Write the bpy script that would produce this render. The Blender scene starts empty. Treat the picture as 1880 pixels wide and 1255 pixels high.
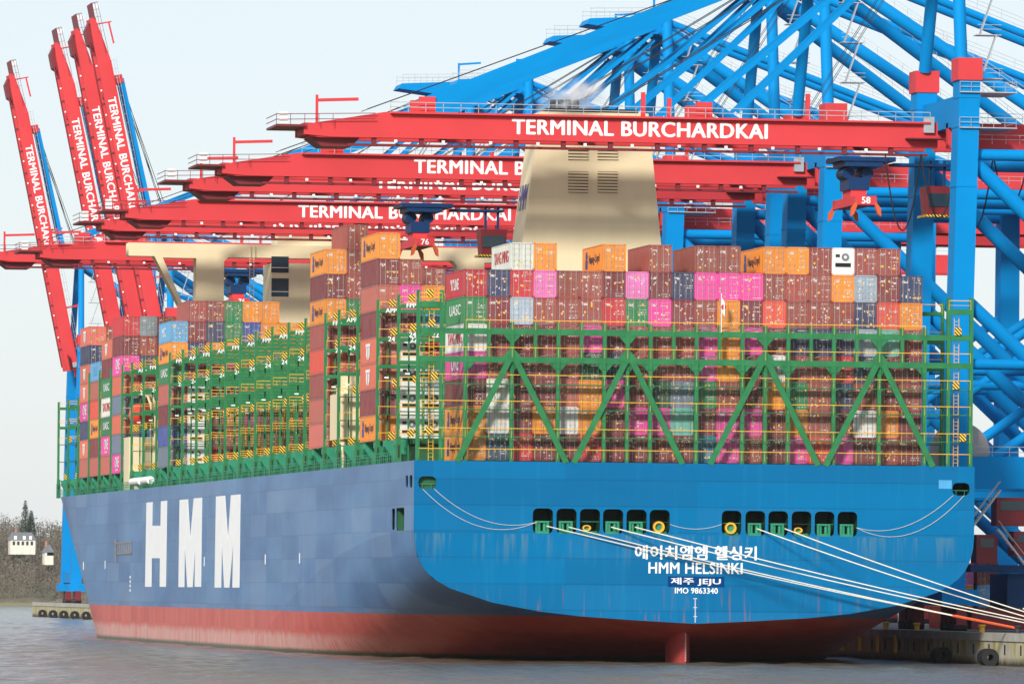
import bpy, bmesh, math, random
from mathutils import Vector, Matrix
random.seed(7)
# ---------------------------------------------------------------- camera, sky, sun, exposure
sc = bpy.context.scene
COL = sc.collection
F, PX, PY, ROLL, PHI = 13270.0, 940.0, 1079.5, 0.0084, math.radians(9.67)
CAM = Vector((-149.0, -758.0, 7.9))
cd = bpy.data.cameras.new('camera'); cam = bpy.data.objects.new('camera', cd); COL.objects.link(cam)
cd.sensor_width = 36; cd.lens = F/1880*36; cd.shift_y = (PY-627.5)/1880; cd.clip_start = 5; cd.clip_end = 20000
cam.matrix_world = Matrix.Translation(CAM) @ Matrix.Rotation(-PHI, 4, 'Z') @ Matrix.Rotation(math.pi/2, 4, 'X') @ Matrix.Rotation(ROLL, 4, 'Z')
sc.camera = cam
SUN_AZ, SUN_EL = math.radians(31), math.radians(27)      # direction the light travels, from +Y towards +X; height of the sun
w = bpy.data.worlds.new('World'); sc.world = w; w.use_nodes = True
nt = w.node_tree; bg = nt.nodes['Background']
sky = nt.nodes.new('ShaderNodeTexSky'); sky.sky_type = 'NISHITA'; sky.sun_disc = False
sky.sun_elevation = SUN_EL; sky.sun_rotation = math.pi + SUN_AZ
sky.air_density = 1.0; sky.dust_density = 0.8; sky.ozone_density = 2.0
veil = nt.nodes.new('ShaderNodeMix'); veil.data_type = 'RGBA'; veil.inputs[0].default_value = 0.72      # thin even cloud veil over the whole sky
veil.inputs[7].default_value = (5.5, 5.85, 6.3, 1); nt.links.new(sky.outputs[0], veil.inputs[6])
nt.links.new(veil.outputs[2], bg.inputs[0]); bg.inputs[1].default_value = 0.15
sd = bpy.data.lights.new('sun', 'SUN'); sd.energy = 3.9; sd.angle = math.radians(8); sd.color = (1, .95, .88)
sun = bpy.data.objects.new('sun', sd); COL.objects.link(sun)
ldir = Vector((math.sin(SUN_AZ)*math.cos(SUN_EL), math.cos(SUN_AZ)*math.cos(SUN_EL), -math.sin(SUN_EL)))
sun.rotation_euler = ldir.to_track_quat('-Z', 'Y').to_euler(); sun.location = (-200, -300, 300)
sc.view_settings.view_transform = 'Standard'; sc.view_settings.look = 'None'; sc.view_settings.gamma = 1
sc.view_settings.exposure = 0.0
sc.render.engine = 'CYCLES'
sc.cycles.use_denoising = True
sc.cycles.max_bounces = 6; sc.cycles.diffuse_bounces = 3; sc.cycles.glossy_bounces = 3; sc.cycles.transparent_max_bounces = 6
sc.cycles.volume_bounces = 4

# ---------------------------------------------------------------- helpers
def ray(px, py):
    a, b = px-PX, py-PY
    x = a*math.cos(ROLL)+b*math.sin(ROLL); y = -a*math.sin(ROLL)+b*math.cos(ROLL)
    xc, yc = x/F, -y/F
    return Vector((math.cos(PHI)*xc+math.sin(PHI), -math.sin(PHI)*xc+math.cos(PHI), yc))
def atY(px, py, Y): d = ray(px, py); return CAM+d*((Y-CAM.y)/d.y)
def atX(px, py, X): d = ray(px, py); return CAM+d*((X-CAM.x)/d.x)
def lin(r, g, b, k=1.0):
    f = lambda c: ((c/255+.055)/1.055)**2.4 if c > 10 else c/255/12.92
    return (f(r)*k, f(g)*k, f(b)*k, 1)
class MB:
    def __init__(s): s.v = []; s.f = []
    def poly(s, pts):
        n = len(s.v); s.v += [tuple(p) for p in pts]; s.f.append(tuple(range(n, n+len(pts)))); return s
    def box(s, x0, x1, y0, y1, z0, z1):
        n = len(s.v)
        s.v += [(x0,y0,z0),(x1,y0,z0),(x1,y1,z0),(x0,y1,z0),(x0,y0,z1),(x1,y0,z1),(x1,y1,z1),(x0,y1,z1)]
        s.f += [tuple(n+i for i in q) for q in ((0,3,2,1),(4,5,6,7),(0,1,5,4),(1,2,6,5),(2,3,7,6),(3,0,4,7))]; return s
    def beam(s, p, q, w, h):                 # rectangular bar; w sideways (horizontal), h the other way
        p, q = Vector(p), Vector(q); d = (q-p).normalized()
        up = Vector((0,0,1)) if abs(d.z) < .999 else Vector((0,1,0))
        a = d.cross(up).normalized(); b = a.cross(d)
        n = len(s.v)
        for c in (p, q):
            for i, j in ((-1,-1),(1,-1),(1,1),(-1,1)): s.v.append(tuple(c+a*(w/2*i)+b*(h/2*j)))
        s.f += [tuple(n+i for i in k) for k in ((3,2,1,0),(4,5,6,7),(0,1,5,4),(1,2,6,5),(2,3,7,6),(3,0,4,7))]; return s
    def tube(s, p, q, r, n=10, r2=None):
        p, q = Vector(p), Vector(q); d = (q-p).normalized()
        up = Vector((0,0,1)) if abs(d.z) < .99 else Vector((0,1,0))
        a = d.cross(up).normalized(); b = a.cross(d); k = len(s.v)
        for c, rr in ((p, r), (q, r2 or r)):
            for i in range(n):
                t = 2*math.pi*i/n; s.v.append(tuple(c+a*(rr*math.cos(t))+b*(rr*math.sin(t))))
        for i in range(n): s.f.append((k+i, k+(i+1)%n, k+n+(i+1)%n, k+n+i))
        s.f += [tuple(range(k+n-1, k-1, -1)), tuple(range(k+n, k+2*n))]; return s
    def path(s, pts, r, n=6):
        pts = [Vector(p) for p in pts]; k = len(s.v); m = len(pts)
        for j, c in enumerate(pts):
            d = (pts[min(j+1, m-1)]-pts[max(j-1, 0)]).normalized()
            up = Vector((0,0,1)) if abs(d.z) < .95 else Vector((0,1,0))
            a = d.cross(up).normalized(); b = a.cross(d)
            for i in range(n):
                t = 2*math.pi*i/n; s.v.append(tuple(c+a*(r*math.cos(t))+b*(r*math.sin(t))))
        for j in range(m-1):
            for i in range(n): s.f.append((k+j*n+i, k+j*n+(i+1)%n, k+(j+1)*n+(i+1)%n, k+(j+1)*n+i))
        return s
    def prism(s, poly, y0, y1):              # XZ outline pushed along Y
        n, k = len(s.v), len(poly)
        s.v += [(x, y0, z) for x, z in poly]+[(x, y1, z) for x, z in poly]
        s.f += [tuple(range(n+k-1, n-1, -1)), tuple(range(n+k, n+2*k))]
        for i in range(k): j = (i+1) % k; s.f.append((n+i, n+j, n+k+j, n+k+i))
        return s
    def mesh(s, name, mat=None, smooth=False):
        me = bpy.data.meshes.new(name); me.from_pydata(s.v, [], s.f)
        bm = bmesh.new(); bm.from_mesh(me); bmesh.ops.recalc_face_normals(bm, faces=bm.faces); bm.to_mesh(me); bm.free()
        if mat: me.materials.append(mat)
        if smooth:
            for p in me.polygons: p.use_smooth = True
            try: me.set_sharp_from_angle(angle=math.radians(40))
            except Exception: pass
        return me
    def build(s, name, mat, parent=None, loc=(0,0,0), smooth=False, **kw):
        return put(name, s.mesh(name, mat, smooth), parent, loc, **kw)
def put(name, me, parent=None, loc=(0,0,0), rot=(0,0,0), scale=(1,1,1), kind=None, label=None):
    o = bpy.data.objects.new(name, me); COL.objects.link(o); o.location = loc; o.rotation_euler = rot; o.scale = scale
    if parent: o.parent = parent
    if kind: o['kind'] = kind
    if label: o['label'] = label
    return o
def tag(o, label, cat=None, group=None, kind=None):
    if label: o['label'] = label
    if cat: o['category'] = cat
    if group: o['group'] = group
    if kind: o['kind'] = kind
    return o
def thing(name, label, cat, loc=(0,0,0), group=None):
    o = bpy.data.objects.new(name, None); COL.objects.link(o); o.location = loc; o.empty_display_size = 1
    return tag(o, label, cat, group)
def rrect(x0, x1, z0, z1, r, n=4):
    out = []
    for cx, cz, a in ((x1-r, z0+r, -90), (x1-r, z1-r, 0), (x0+r, z1-r, 90), (x0+r, z0+r, 180)):
        for i in range(n+1): t = math.radians(a+90*i/n); out.append((cx+r*math.cos(t), cz+r*math.sin(t)))
    return out
def plate(name, outline, holes, thick, mat):  # filled outline with holes, in local XY, thickness along local Z
    cu = bpy.data.curves.new(name, 'CURVE'); cu.dimensions = '2D'; cu.fill_mode = 'BOTH'; cu.extrude = thick/2
    for pts in [outline]+holes:
        sp = cu.splines.new('POLY'); sp.points.add(len(pts)-1); sp.use_cyclic_u = True
        for p, q in zip(sp.points, pts): p.co = (q[0], q[1], 0, 1)
    o = bpy.data.objects.new(name, cu); COL.objects.link(o)
    me = bpy.data.meshes.new_from_object(o.evaluated_get(bpy.context.evaluated_depsgraph_get()))
    bpy.data.objects.remove(o); bpy.data.curves.remove(cu); me.name = name
    me.materials.clear(); me.materials.append(mat); return me
TXT = {}
def text(string, height, mat, bold=.0, width=None, space=1.0, thick=.01):
    key = (string, height, mat.name, bold, width, space)
    if key in TXT: return TXT[key]
    cu = bpy.data.curves.new('letters', 'FONT'); cu.body = string; cu.size = 1; cu.extrude = thick/2
    cu.space_character = space+bold*1.6; cu.resolution_u = 3
    o = bpy.data.objects.new('letters', cu); COL.objects.link(o)
    me = bpy.data.meshes.new_from_object(o.evaluated_get(bpy.context.evaluated_depsgraph_get()))
    bpy.data.objects.remove(o); bpy.data.curves.remove(cu)
    V0 = [v.co.copy() for v in me.vertices]; F0 = [tuple(p.vertices) for p in me.polygons]; bpy.data.meshes.remove(me)
    V, Fc = [], []
    for k, (dx, dy) in enumerate(((-1, 0), (0, -.5), (0, .5), (1, 0)) if bold else ((0, 0),)):      # heavier strokes: shifted copies, each 2 mm prouder
        n = len(V); V += [(v.x+dx*bold, v.y+dy*bold, v.z+k*.002) for v in V0]; Fc += [tuple(n+q for q in f) for f in F0]
    x0 = min(v[0] for v in V); x1 = max(v[0] for v in V); y0 = min(v[1] for v in V); y1 = max(v[1] for v in V)
    k = height/(y1-y0); kx = width/(x1-x0) if width else k
    me = bpy.data.meshes.new('letters'); me.from_pydata([((a-x0)*kx, (b-y0)*k, c) for a, b, c in V], [], Fc)
    me.materials.append(mat); TXT[key] = me; return me
FACE_AFT = (math.pi/2, 0, 0)                  # text facing -Y (towards the stern view), reading along +X
FACE_PORT = (math.pi/2, 0, -math.pi/2)        # text facing -X, reading along -Y ... aft to the right

# ---------------------------------------------------------------- materials
MAT = {}
def mat(name, col, rough=.5, var=.12, scale=.6, metal=0, streak=0, bump=0, spec=.5):
    if name in MAT: return MAT[name]
    m = bpy.data.materials.new(name); m.use_nodes = True; n = m.node_tree.nodes; L = m.node_tree.links
    b = n['Principled BSDF']; b.inputs['Roughness'].default_value = rough; b.inputs['Metallic'].default_value = metal
    b.inputs['Specular IOR Level'].default_value = spec
    geo = n.new('ShaderNodeNewGeometry'); no = n.new('ShaderNodeTexNoise'); no.inputs['Scale'].default_value = scale; no.inputs['Detail'].default_value = 6
    mp = n.new('ShaderNodeMapping'); L.new(geo.outputs['Position'], mp.inputs[0]); L.new(mp.outputs[0], no.inputs['Vector'])
    if streak: mp.inputs['Scale'].default_value = (1, 1, .12)
    r = n.new('ShaderNodeMapRange'); r.inputs[1].default_value = .3; r.inputs[2].default_value = .7
    r.inputs[3].default_value = 1-var; r.inputs[4].default_value = 1+var*.6; L.new(no.outputs[0], r.inputs[0])
    mx = n.new('ShaderNodeMix'); mx.data_type = 'RGBA'; mx.blend_type = 'MULTIPLY'; mx.inputs[0].default_value = 1
    mx.inputs[6].default_value = col; L.new(r.outputs[0], mx.inputs[7]); L.new(mx.outputs[2], b.inputs['Base Color'])
    if bump:
        bp = n.new('ShaderNodeBump'); bp.inputs['Distance'].default_value = bump; L.new(no.outputs[0], bp.inputs['Height']); L.new(bp.outputs[0], b.inputs['Normal'])
    MAT[name] = m; return m
class NB:
    """small node helper"""
    def __init__(s, m): s.m = m; s.n = m.node_tree.nodes; s.l = m.node_tree.links; s.b = s.n['Principled BSDF']
    def sock(s, node, i, v):
        if hasattr(v, 'is_linked') or hasattr(v, 'links'): s.l.new(v, node.inputs[i])
        else: node.inputs[i].default_value = v
    def math(s, op, a, b=0.0, c=None, clamp=False):
        x = s.n.new('ShaderNodeMath'); x.operation = op; x.use_clamp = clamp; s.sock(x, 0, a); s.sock(x, 1, b)
        if c is not None: s.sock(x, 2, c)
        return x.outputs[0]
    def mix(s, f, a, b, blend='MIX'):
        x = s.n.new('ShaderNodeMix'); x.data_type = 'RGBA'; x.blend_type = blend; s.sock(x, 0, f); s.sock(x, 6, a); s.sock(x, 7, b); return x.outputs[2]
    def noise(s, vec, scale, detail=5, sc=(1,1,1), rough=.5):
        mp = s.n.new('ShaderNodeMapping'); s.l.new(vec, mp.inputs[0]); mp.inputs['Scale'].default_value = sc
        x = s.n.new('ShaderNodeTexNoise'); x.inputs['Scale'].default_value = scale; x.inputs['Detail'].default_value = detail; x.inputs['Roughness'].default_value = rough
        s.l.new(mp.outputs[0], x.inputs['Vector']); return x.outputs[0]
    def ramp(s, v, a, b, lo=0.0, hi=1.0):
        x = s.n.new('ShaderNodeMapRange'); s.sock(x, 0, v); x.inputs[1].default_value = a; x.inputs[2].default_value = b; x.inputs[3].default_value = lo; x.inputs[4].default_value = hi; return x.outputs[0]
    def xyz(s, v): x = s.n.new('ShaderNodeSeparateXYZ'); s.l.new(v, x.inputs[0]); return x.outputs
    def comb(s, x, y, z): c = s.n.new('ShaderNodeCombineXYZ'); s.sock(c, 0, x); s.sock(c, 1, y); s.sock(c, 2, z); return c.outputs[0]
    def bump(s, h, dist, strength=1.0):
        x = s.n.new('ShaderNodeBump'); x.inputs['Distance'].default_value = dist; x.inputs['Strength'].default_value = strength; s.l.new(h, x.inputs['Height']); s.l.new(x.outputs[0], s.b.inputs['Normal'])
def newmat(name, rough=.5):
    m = bpy.data.materials.new(name); m.use_nodes = True; MAT[name] = m; nb = NB(m); nb.b.inputs['Roughness'].default_value = rough; return nb
RED = mat('crane_red', lin(212, 62, 66), .6, .1, .12, spec=.3)
DRED = mat('dark_red', lin(120, 24, 34), .55, .15, .4)
BLUE = mat('crane_blue', lin(0, 136, 204), .55, .08, .1, spec=.06)
DBLUE = mat('navy_machinery', lin(14, 54, 98), .5, .15, .6, spec=.2)
GREY = mat('galvanised', lin(178, 182, 184), .5, .12, 1.5, .3)
DARK = mat('dark_steel', lin(40, 42, 46), .6, .2, 1.0)
BLACK = mat('black', lin(10, 11, 12), .7, .1, 1)
WHITE = mat('white_paint', lin(245, 245, 243), .5, .04, .5)
CREAM = mat('cream_paint', lin(232, 214, 174), .6, .07, .25, streak=1)
GREEN = mat('ship_green', lin(44, 122, 74), .5, .2, .8, spec=.3)
SEAGREEN = mat('sea_green', lin(38, 140, 104), .5, .15, .8)
DGREEN = mat('dark_green', lin(26, 92, 54), .6, .2, .8)
YEL = mat('safety_yellow', lin(236, 178, 44), .5, .1, 2)
ROPE = mat('rope_white', lin(232, 226, 208), .8, .12, 4)
ORANGE = mat('rope_orange', lin(216, 92, 48), .8, .15, 4)
CONC = mat('concrete', lin(176, 172, 160), .85, .2, .5, bump=.02)
GLASS = mat('window_glass', lin(40, 60, 70), .1, .1, 1)
LBLUE = mat('logo_blue', lin(44, 62, 140), .5, .05, 1)
LRED = mat('logo_red', lin(200, 40, 50), .5, .05, 1)
LBLK = mat('logo_dark', lin(50, 36, 60), .5, .05, 1)
JEJU = mat('deep_blue_patch', lin(0, 62, 120), .6, .1, 1, spec=.06)
LTBLUE = mat('pale_blue_patch', lin(74, 160, 210), .5, .1, 1)
SILV = mat('lashing_steel', lin(150, 146, 140), .45, .2, 3, .5)
RUBBER = mat('rubber', lin(30, 30, 32), .8, .2, 2)
# hazard stripes
nb = newmat('hazard_stripes'); tc = nb.n.new('ShaderNodeTexCoord'); x, y, z = nb.xyz(tc.outputs['Object'])
f = nb.math('FRACT', nb.math('MULTIPLY', nb.math('ADD', nb.math('ADD', x, y), z), 2.6))
nb.l.new(nb.mix(nb.math('GREATER_THAN', f, .52), lin(245, 200, 60), lin(22, 20, 16)), nb.b.inputs['Base Color']); HAZ = MAT['hazard_stripes']
# hull paint: blue above z=5, red boot-topping below with salt band and weed at the waterline
def hull_paint(name, top, faded, rough, wear=1.0, spec=.5, line=5.0, stk=lin(150, 180, 205, .8)):
    nb = newmat(name, rough); nb.b.inputs['Specular IOR Level'].default_value = spec; g = nb.n.new('ShaderNodeNewGeometry'); P = g.outputs['Position']; x, y, z = nb.xyz(P)
    n1 = nb.noise(P, .05, 6, (1, 1, 3)); n2 = nb.noise(P, 1.2, 5, (1, 1, .04)); n3 = nb.noise(P, .35, 6, (1, 1, .25)); n4 = nb.noise(P, 2.2, 4, (1, 1, .06))
    strake = nb.math('FRACT', nb.math('MULTIPLY', z, .36)); seam = nb.math('LESS_THAN', strake, .05)
    bandn = nb.n.new('ShaderNodeTexWhiteNoise'); bandn.noise_dimensions = '2D'
    nb.l.new(nb.comb(nb.math('FLOOR', nb.math('MULTIPLY', z, .36)), nb.math('FLOOR', nb.math('MULTIPLY', nb.math('ADD', y, x), .07)), 0), bandn.inputs['Vector'])
    blue = nb.mix(nb.ramp(n1, .35, .7), top, faded)
    blue = nb.mix(nb.math('MULTIPLY', nb.math('SUBTRACT', bandn.outputs[0], .5), .55*wear, clamp=True), blue, lin(150, 175, 200, .7))
    blue = nb.mix(nb.ramp(n2, .55, .8, 0, .28*max(wear, .9)), blue, stk)
    blue = nb.mix(nb.math('MULTIPLY', nb.math('LESS_THAN', bandn.outputs[0], .3), .13), blue, lin(30, 60, 100))
    blue = nb.mix(nb.math('MULTIPLY', seam, .2), blue, lin(20, 40, 70))
    rust = nb.math('MULTIPLY', nb.ramp(n4, .58, .7), nb.ramp(z, 5.0, 8.5, 1, 0))
    blue = nb.mix(nb.math('MULTIPLY', rust, .7, clamp=True), blue, lin(150, 86, 50))
    if line < 5:                                   # rusty runs under the mooring openings
        runs = nb.math('MULTIPLY', nb.math('MULTIPLY', nb.ramp(n4, .52, .66), nb.ramp(z, 10.2, 13.5)), nb.math('LESS_THAN', z, 13.7))
        blue = nb.mix(nb.math('MULTIPLY', runs, .45), blue, lin(104, 130, 134))
    red = nb.mix(nb.ramp(n3, .3, .7), lin(186, 50, 42), lin(206, 86, 68))
    red = nb.mix(nb.ramp(n4, .54, .68, 0, .65), red, lin(196, 110, 70))
    salt = nb.math('MULTIPLY', nb.ramp(nb.math('ADD', z, nb.math('MULTIPLY', nb.math('SUBTRACT', n3, .5), 1.6)), 2.7, 1.9), nb.ramp(n2, .3, .55, .2, .7))
    salt = nb.math('MULTIPLY', salt, nb.ramp(y, 20, 90, 0, 1))
    red = nb.mix(salt, red, lin(214, 176, 164))
    weed = nb.ramp(nb.math('ADD', z, nb.math('MULTIPLY', n4, .8)), 1.15, .75)
    red = nb.mix(weed, red, lin(70, 72, 40))
    nb.l.new(nb.mix(nb.math('GREATER_THAN', nb.math('ADD', z, nb.math('MULTIPLY', nb.math('SUBTRACT', n4, .5), .12)), line), red, blue), nb.b.inputs['Base Color'])
    nb.bump(nb.math('ADD', nb.math('MULTIPLY', n1, 1.0), nb.math('MULTIPLY', bandn.outputs[0], .25)), .12, .6)
    return MAT[name]
HULL = hull_paint('hull_paint', lin(48, 100, 154), lin(82, 130, 178), .38, 1.0, .4)  # paler, greyer blue: side weathering with some grazing sky sheen put into it
TRANS = hull_paint('transom_paint', lin(0, 104, 154), lin(0, 112, 164), .6, .1, .08, 3.0, lin(40, 140, 186))
# container steel: colour from the object, door lettering from a cell pattern
def container_mat(name, marks):
    nb = newmat(name, .55); oi = nb.n.new('ShaderNodeObjectInfo'); tc = nb.n.new('ShaderNodeTexCoord'); P = tc.outputs['Object']; x, y, z = nb.xyz(P)
    g = nb.n.new('ShaderNodeNewGeometry'); G = g.outputs['Position']
    n = nb.noise(G, 1.3, 6, (1, 1, .35)); n2 = nb.noise(G, .5, 4)
    col = nb.mix(nb.ramp(n2, .3, .7, 0, .28), oi.outputs['Color'], lin(150, 130, 120, .9))
    col = nb.mix(nb.ramp(n, .35, .8, 0, .35), col, nb.mix(.6, oi.outputs['Color'], lin(60, 48, 42)))
    if marks:
        rnd = oi.outputs['Random']; cx, cz = nb.math('MULTIPLY', x, 11), nb.math('MULTIPLY', z, 9)
        def cell(sx, sz, off):
            wn = nb.n.new('ShaderNodeTexWhiteNoise'); wn.noise_dimensions = '3D'
            nb.l.new(nb.comb(nb.math('FLOOR', nb.math('MULTIPLY', x, sx)), nb.math('FLOOR', nb.math('MULTIPLY', z, sz)), nb.math('ADD', nb.math('MULTIPLY', rnd, 91.7), off)), wn.inputs['Vector']); return wn.outputs[0]
        rows = nb.math('LESS_THAN', nb.math('FRACT', nb.math('MULTIPLY', z, 4.2)), .36)
        rowon = nb.n.new('ShaderNodeTexWhiteNoise'); rowon.noise_dimensions = '2D'
        nb.l.new(nb.comb(nb.math('FLOOR', nb.math('MULTIPLY', z, 4.2)), nb.math('MULTIPLY', rnd, 57), 0), rowon.inputs['Vector'])
        letters = nb.math('MULTIPLY', nb.math('GREATER_THAN', cell(17, 4.2, 0), .5), nb.math('MULTIPLY', rows, nb.math('GREATER_THAN', rowon.outputs[0], .72)))
        side = nb.math('GREATER_THAN', x, .12); letters = nb.math('MULTIPLY', letters, nb.math('MULTIPLY', side, nb.math('LESS_THAN', x, 1.05)))
        head = nb.math('MULTIPLY', nb.math('MULTIPLY', nb.math('GREATER_THAN', z, 2.12), nb.math('LESS_THAN', z, 2.36)), nb.math('MULTIPLY', nb.math('LESS_THAN', x, -.3), nb.math('GREATER_THAN', x, -.95)))
        head = nb.math('MULTIPLY', head, nb.math('GREATER_THAN', cell(9, 4, 3), .25))
        band = nb.math('MULTIPLY', nb.math('GREATER_THAN', z, .35), nb.math('LESS_THAN', z, 2.5))
        pl = nb.math('MULTIPLY', nb.math('GREATER_THAN', cell(7, 6, 7), .975), band)
        py_ = nb.math('MULTIPLY', nb.math('GREATER_THAN', cell(5.5, 4.6, 12), .982), band)
        col = nb.mix(nb.math('MAXIMUM', letters, head), col, lin(206, 198, 190))
        col = nb.mix(nb.math('MULTIPLY', pl, .8), col, lin(220, 214, 200))
        col = nb.mix(py_, col, lin(240, 180, 40))
    nb.l.new(col, nb.b.inputs['Base Color']); return MAT[name]
CBODY = container_mat('container_steel', False); CDOOR = container_mat('container_door', True)
# quay wall: pale concrete with green-yellow damp
nb = newmat('quay_wall', .85); g = nb.n.new('ShaderNodeNewGeometry'); P = g.outputs['Position']; x, y, z = nb.xyz(P)
n1 = nb.noise(P, .8, 7, (1, 1, .25)); n2 = nb.noise(P, .25, 5)
c = nb.mix(nb.ramp(n1, .35, .7), lin(196, 186, 140), lin(136, 128, 84)); c = nb.mix(nb.ramp(n2, .5, .7), c, lin(182, 178, 168))
c = nb.mix(nb.ramp(nb.math('ADD', z, n1), 1.5, .7), c, lin(66, 58, 44)); nb.l.new(c, nb.b.inputs['Base Color']); nb.bump(n1, .05); QUAYW = MAT['quay_wall']
ASPH = mat('asphalt', lin(96, 94, 92), .9, .2, .3)
# river water
nb = newmat('river_water', .16); g = nb.n.new('ShaderNodeNewGeometry'); P = g.outputs['Position']
a = nb.noise(P, 1.1, 6, (1, .6, 1), .65); b_ = nb.noise(P, .02, 4, (1, .3, 1))
nb.l.new(nb.mix(nb.ramp(b_, .35, .65), lin(112, 104, 88, .6), lin(132, 124, 106, .6)), nb.b.inputs['Base Color'])
nb.b.inputs['IOR'].default_value = 1.33; nb.bump(a, .35, 1.0); WATER = MAT['river_water']

# ---------------------------------------------------------------- water, quay
import numpy as np
rs = np.random.RandomState(3)
gx = np.arange(-215, 66, .55); gy = [-200.0]
while gy[-1] < 1960: gy.append(gy[-1]+max(.55, .55+(gy[-1]-20)*.0042))
gy = np.array(gy); GX, GY = np.meshgrid(gx, gy); GZ = np.zeros_like(GX)
for k in range(34):
    wl = rs.uniform(1.6, 9); an = rs.normal(.5, .75); amp = .0085*wl**.75*rs.uniform(.5, 1.2); kk = 2*math.pi/wl
    warp = .8*np.sin(GX*rs.uniform(.01,.05)+GY*rs.uniform(.005,.03)+rs.uniform(0,6))
    group = .55+.45*np.sin(GX*rs.uniform(.02,.09)+GY*rs.uniform(.01,.04)+rs.uniform(0,6))
    GZ += amp*group*np.sin(kk*(GX*math.cos(an)+GY*math.sin(an))+warp*2+rs.uniform(0, 6.28))
ny_, nx_ = GX.shape; V = np.stack([GX, GY, GZ], -1).reshape(-1, 3)
idx = np.arange(ny_*nx_).reshape(ny_, nx_); Q = np.stack([idx[:-1,:-1], idx[:-1,1:], idx[1:,1:], idx[1:,:-1]], -1).reshape(-1, 4)
outer = np.array([(-3000,-1500,-.12),(3000,-1500,-.12),(3000,2500,-.12),(-3000,2500,-.12)]); nV = len(V); V = np.vstack([V, outer]); Q = np.vstack([Q, [[nV,nV+1,nV+2,nV+3]]])
me = bpy.data.meshes.new('river'); me.vertices.add(len(V)); me.vertices.foreach_set('co', V.astype(np.float32).ravel()); me.loops.add(Q.size); me.loops.foreach_set('vertex_index', Q.astype(np.int32).ravel())
me.polygons.add(len(Q)); me.polygons.foreach_set('loop_start', np.arange(0, Q.size, 4, dtype=np.int32)); me.update(calc_edges=True); me.materials.append(WATER)
for p in (): pass
me.polygons.foreach_set('use_smooth', np.ones(len(Q), dtype=bool)); o = put('river', me); tag(o, 'choppy grey brown river water around the ship', kind='structure')
QX, QZ = 33.9, 3.55
o = MB().box(QX+.35, 420, -260, 1019, -4, QZ-.02).build('quay', ASPH); tag(o, 'long paved quay beside the ship', kind='structure'); quay = o
y = -260.0; wallmesh = MB().box(0, .6, .03, 15.97, -4, QZ-.9).mesh('wall_panel', QUAYW); cap = MB().box(-.15, 1.1, .02, 15.98, QZ-.88, QZ).mesh('coping', CONC)
while y < 1018:
    put('wall_panel', wallmesh, quay, (QX, y, 0)); put('coping', cap, quay, (QX, y, 0)); y += 15.99
for i in range(76):
    z0 = .1
slot = MB().box(-.04, .1, 0, .5, 1.2, 2.3).mesh('drain_slot', BLACK)
for i in range(14): put('drain_slot', slot, quay, (QX, -30+i*7.3, 0))
def fender(yy, lab, grp=None):
    m = MB(); n = 16
    for k in range(n):
        a0, a1 = 2*math.pi*k/n, 2*math.pi*(k+1)/n
        for (r0, y0), (r1, y1) in (((.95,0),(.95,2.4)),((.95,2.4),(.35,2.4)),((.35,2.4),(.35,0)),((.35,0),(.95,0))):
            m.poly([(r0*math.cos(a0),y0,r0*math.sin(a0)),(r0*math.cos(a1),y0,r0*math.sin(a1)),(r1*math.cos(a1),y1,r1*math.sin(a1)),(r1*math.cos(a0),y1,r1*math.sin(a0))])
    o = m.build('fender', RUBBER, None, (QX-.97, yy, .9)); tag(o, lab, 'fender', grp)
for yy in (2, 24.5): fender(yy, 'black rubber cylinder fender hanging on the damp sunlit quay wall', 'cylinder fenders on the quay wall')
for i in range(9): fender(985-i*24, 'black rubber tyre fender along the far quay end', 'fenders along the far quay end')
for i in range(5):
    o = MB().box(-.3, 0, 0, .9, .9, 2.9).build('fender_board', YEL, None, (QX, 52+i*9.5, 0)); tag(o, 'yellow fender board on the shaded quay wall under the stern', 'fender board', 'yellow boards on the shaded quay wall')
def bollard(x, y, m, lab, grp=None):
    b = MB().tube((0,0,0),(0,0,.5),.32,12).tube((0,0,.45),(0,0,.75),.3,12,.46).tube((0,0,.75),(0,0,.85),.46,12,.35)
    o = b.build('bollard', m, None, (x, y, QZ-.01), smooth=True); tag(o, lab, 'bollard', grp)
bollard(34.7, -3, DARK, 'dark bollard holding the orange tailed mooring ropes')
bollard(34.8, 14, YEL, 'yellow bollard on the quay beside the orange rope tails')
for yy in (-20, -26, -32): bollard(34.8, yy, DARK, 'dark quay bollard holding white mooring ropes', 'bollards holding the white mooring ropes')
for yy in (46, 62): bollard(34.8, yy, YEL, 'yellow bollard on the shaded quay edge under the stern', 'yellow bollards on the shaded quay edge')
# low white walls on the quay
o = MB().box(44, 44.5, 860, 940, QZ-.01, QZ+2.6).build('barrier_wall', CONC); tag(o, 'pale concrete barrier wall at the far quay end beside the last crane', 'wall')
o = MB().box(44, 44.5, -40, 16, QZ-.01, QZ+2.3).build('barrier_wall', CONC); tag(o, 'pale concrete barrier wall standing on the quay behind the bollards', 'wall')
put('letters', text('151', .9, DARK, .02), o, (43.98, 8, QZ+.9), FACE_PORT)

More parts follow.
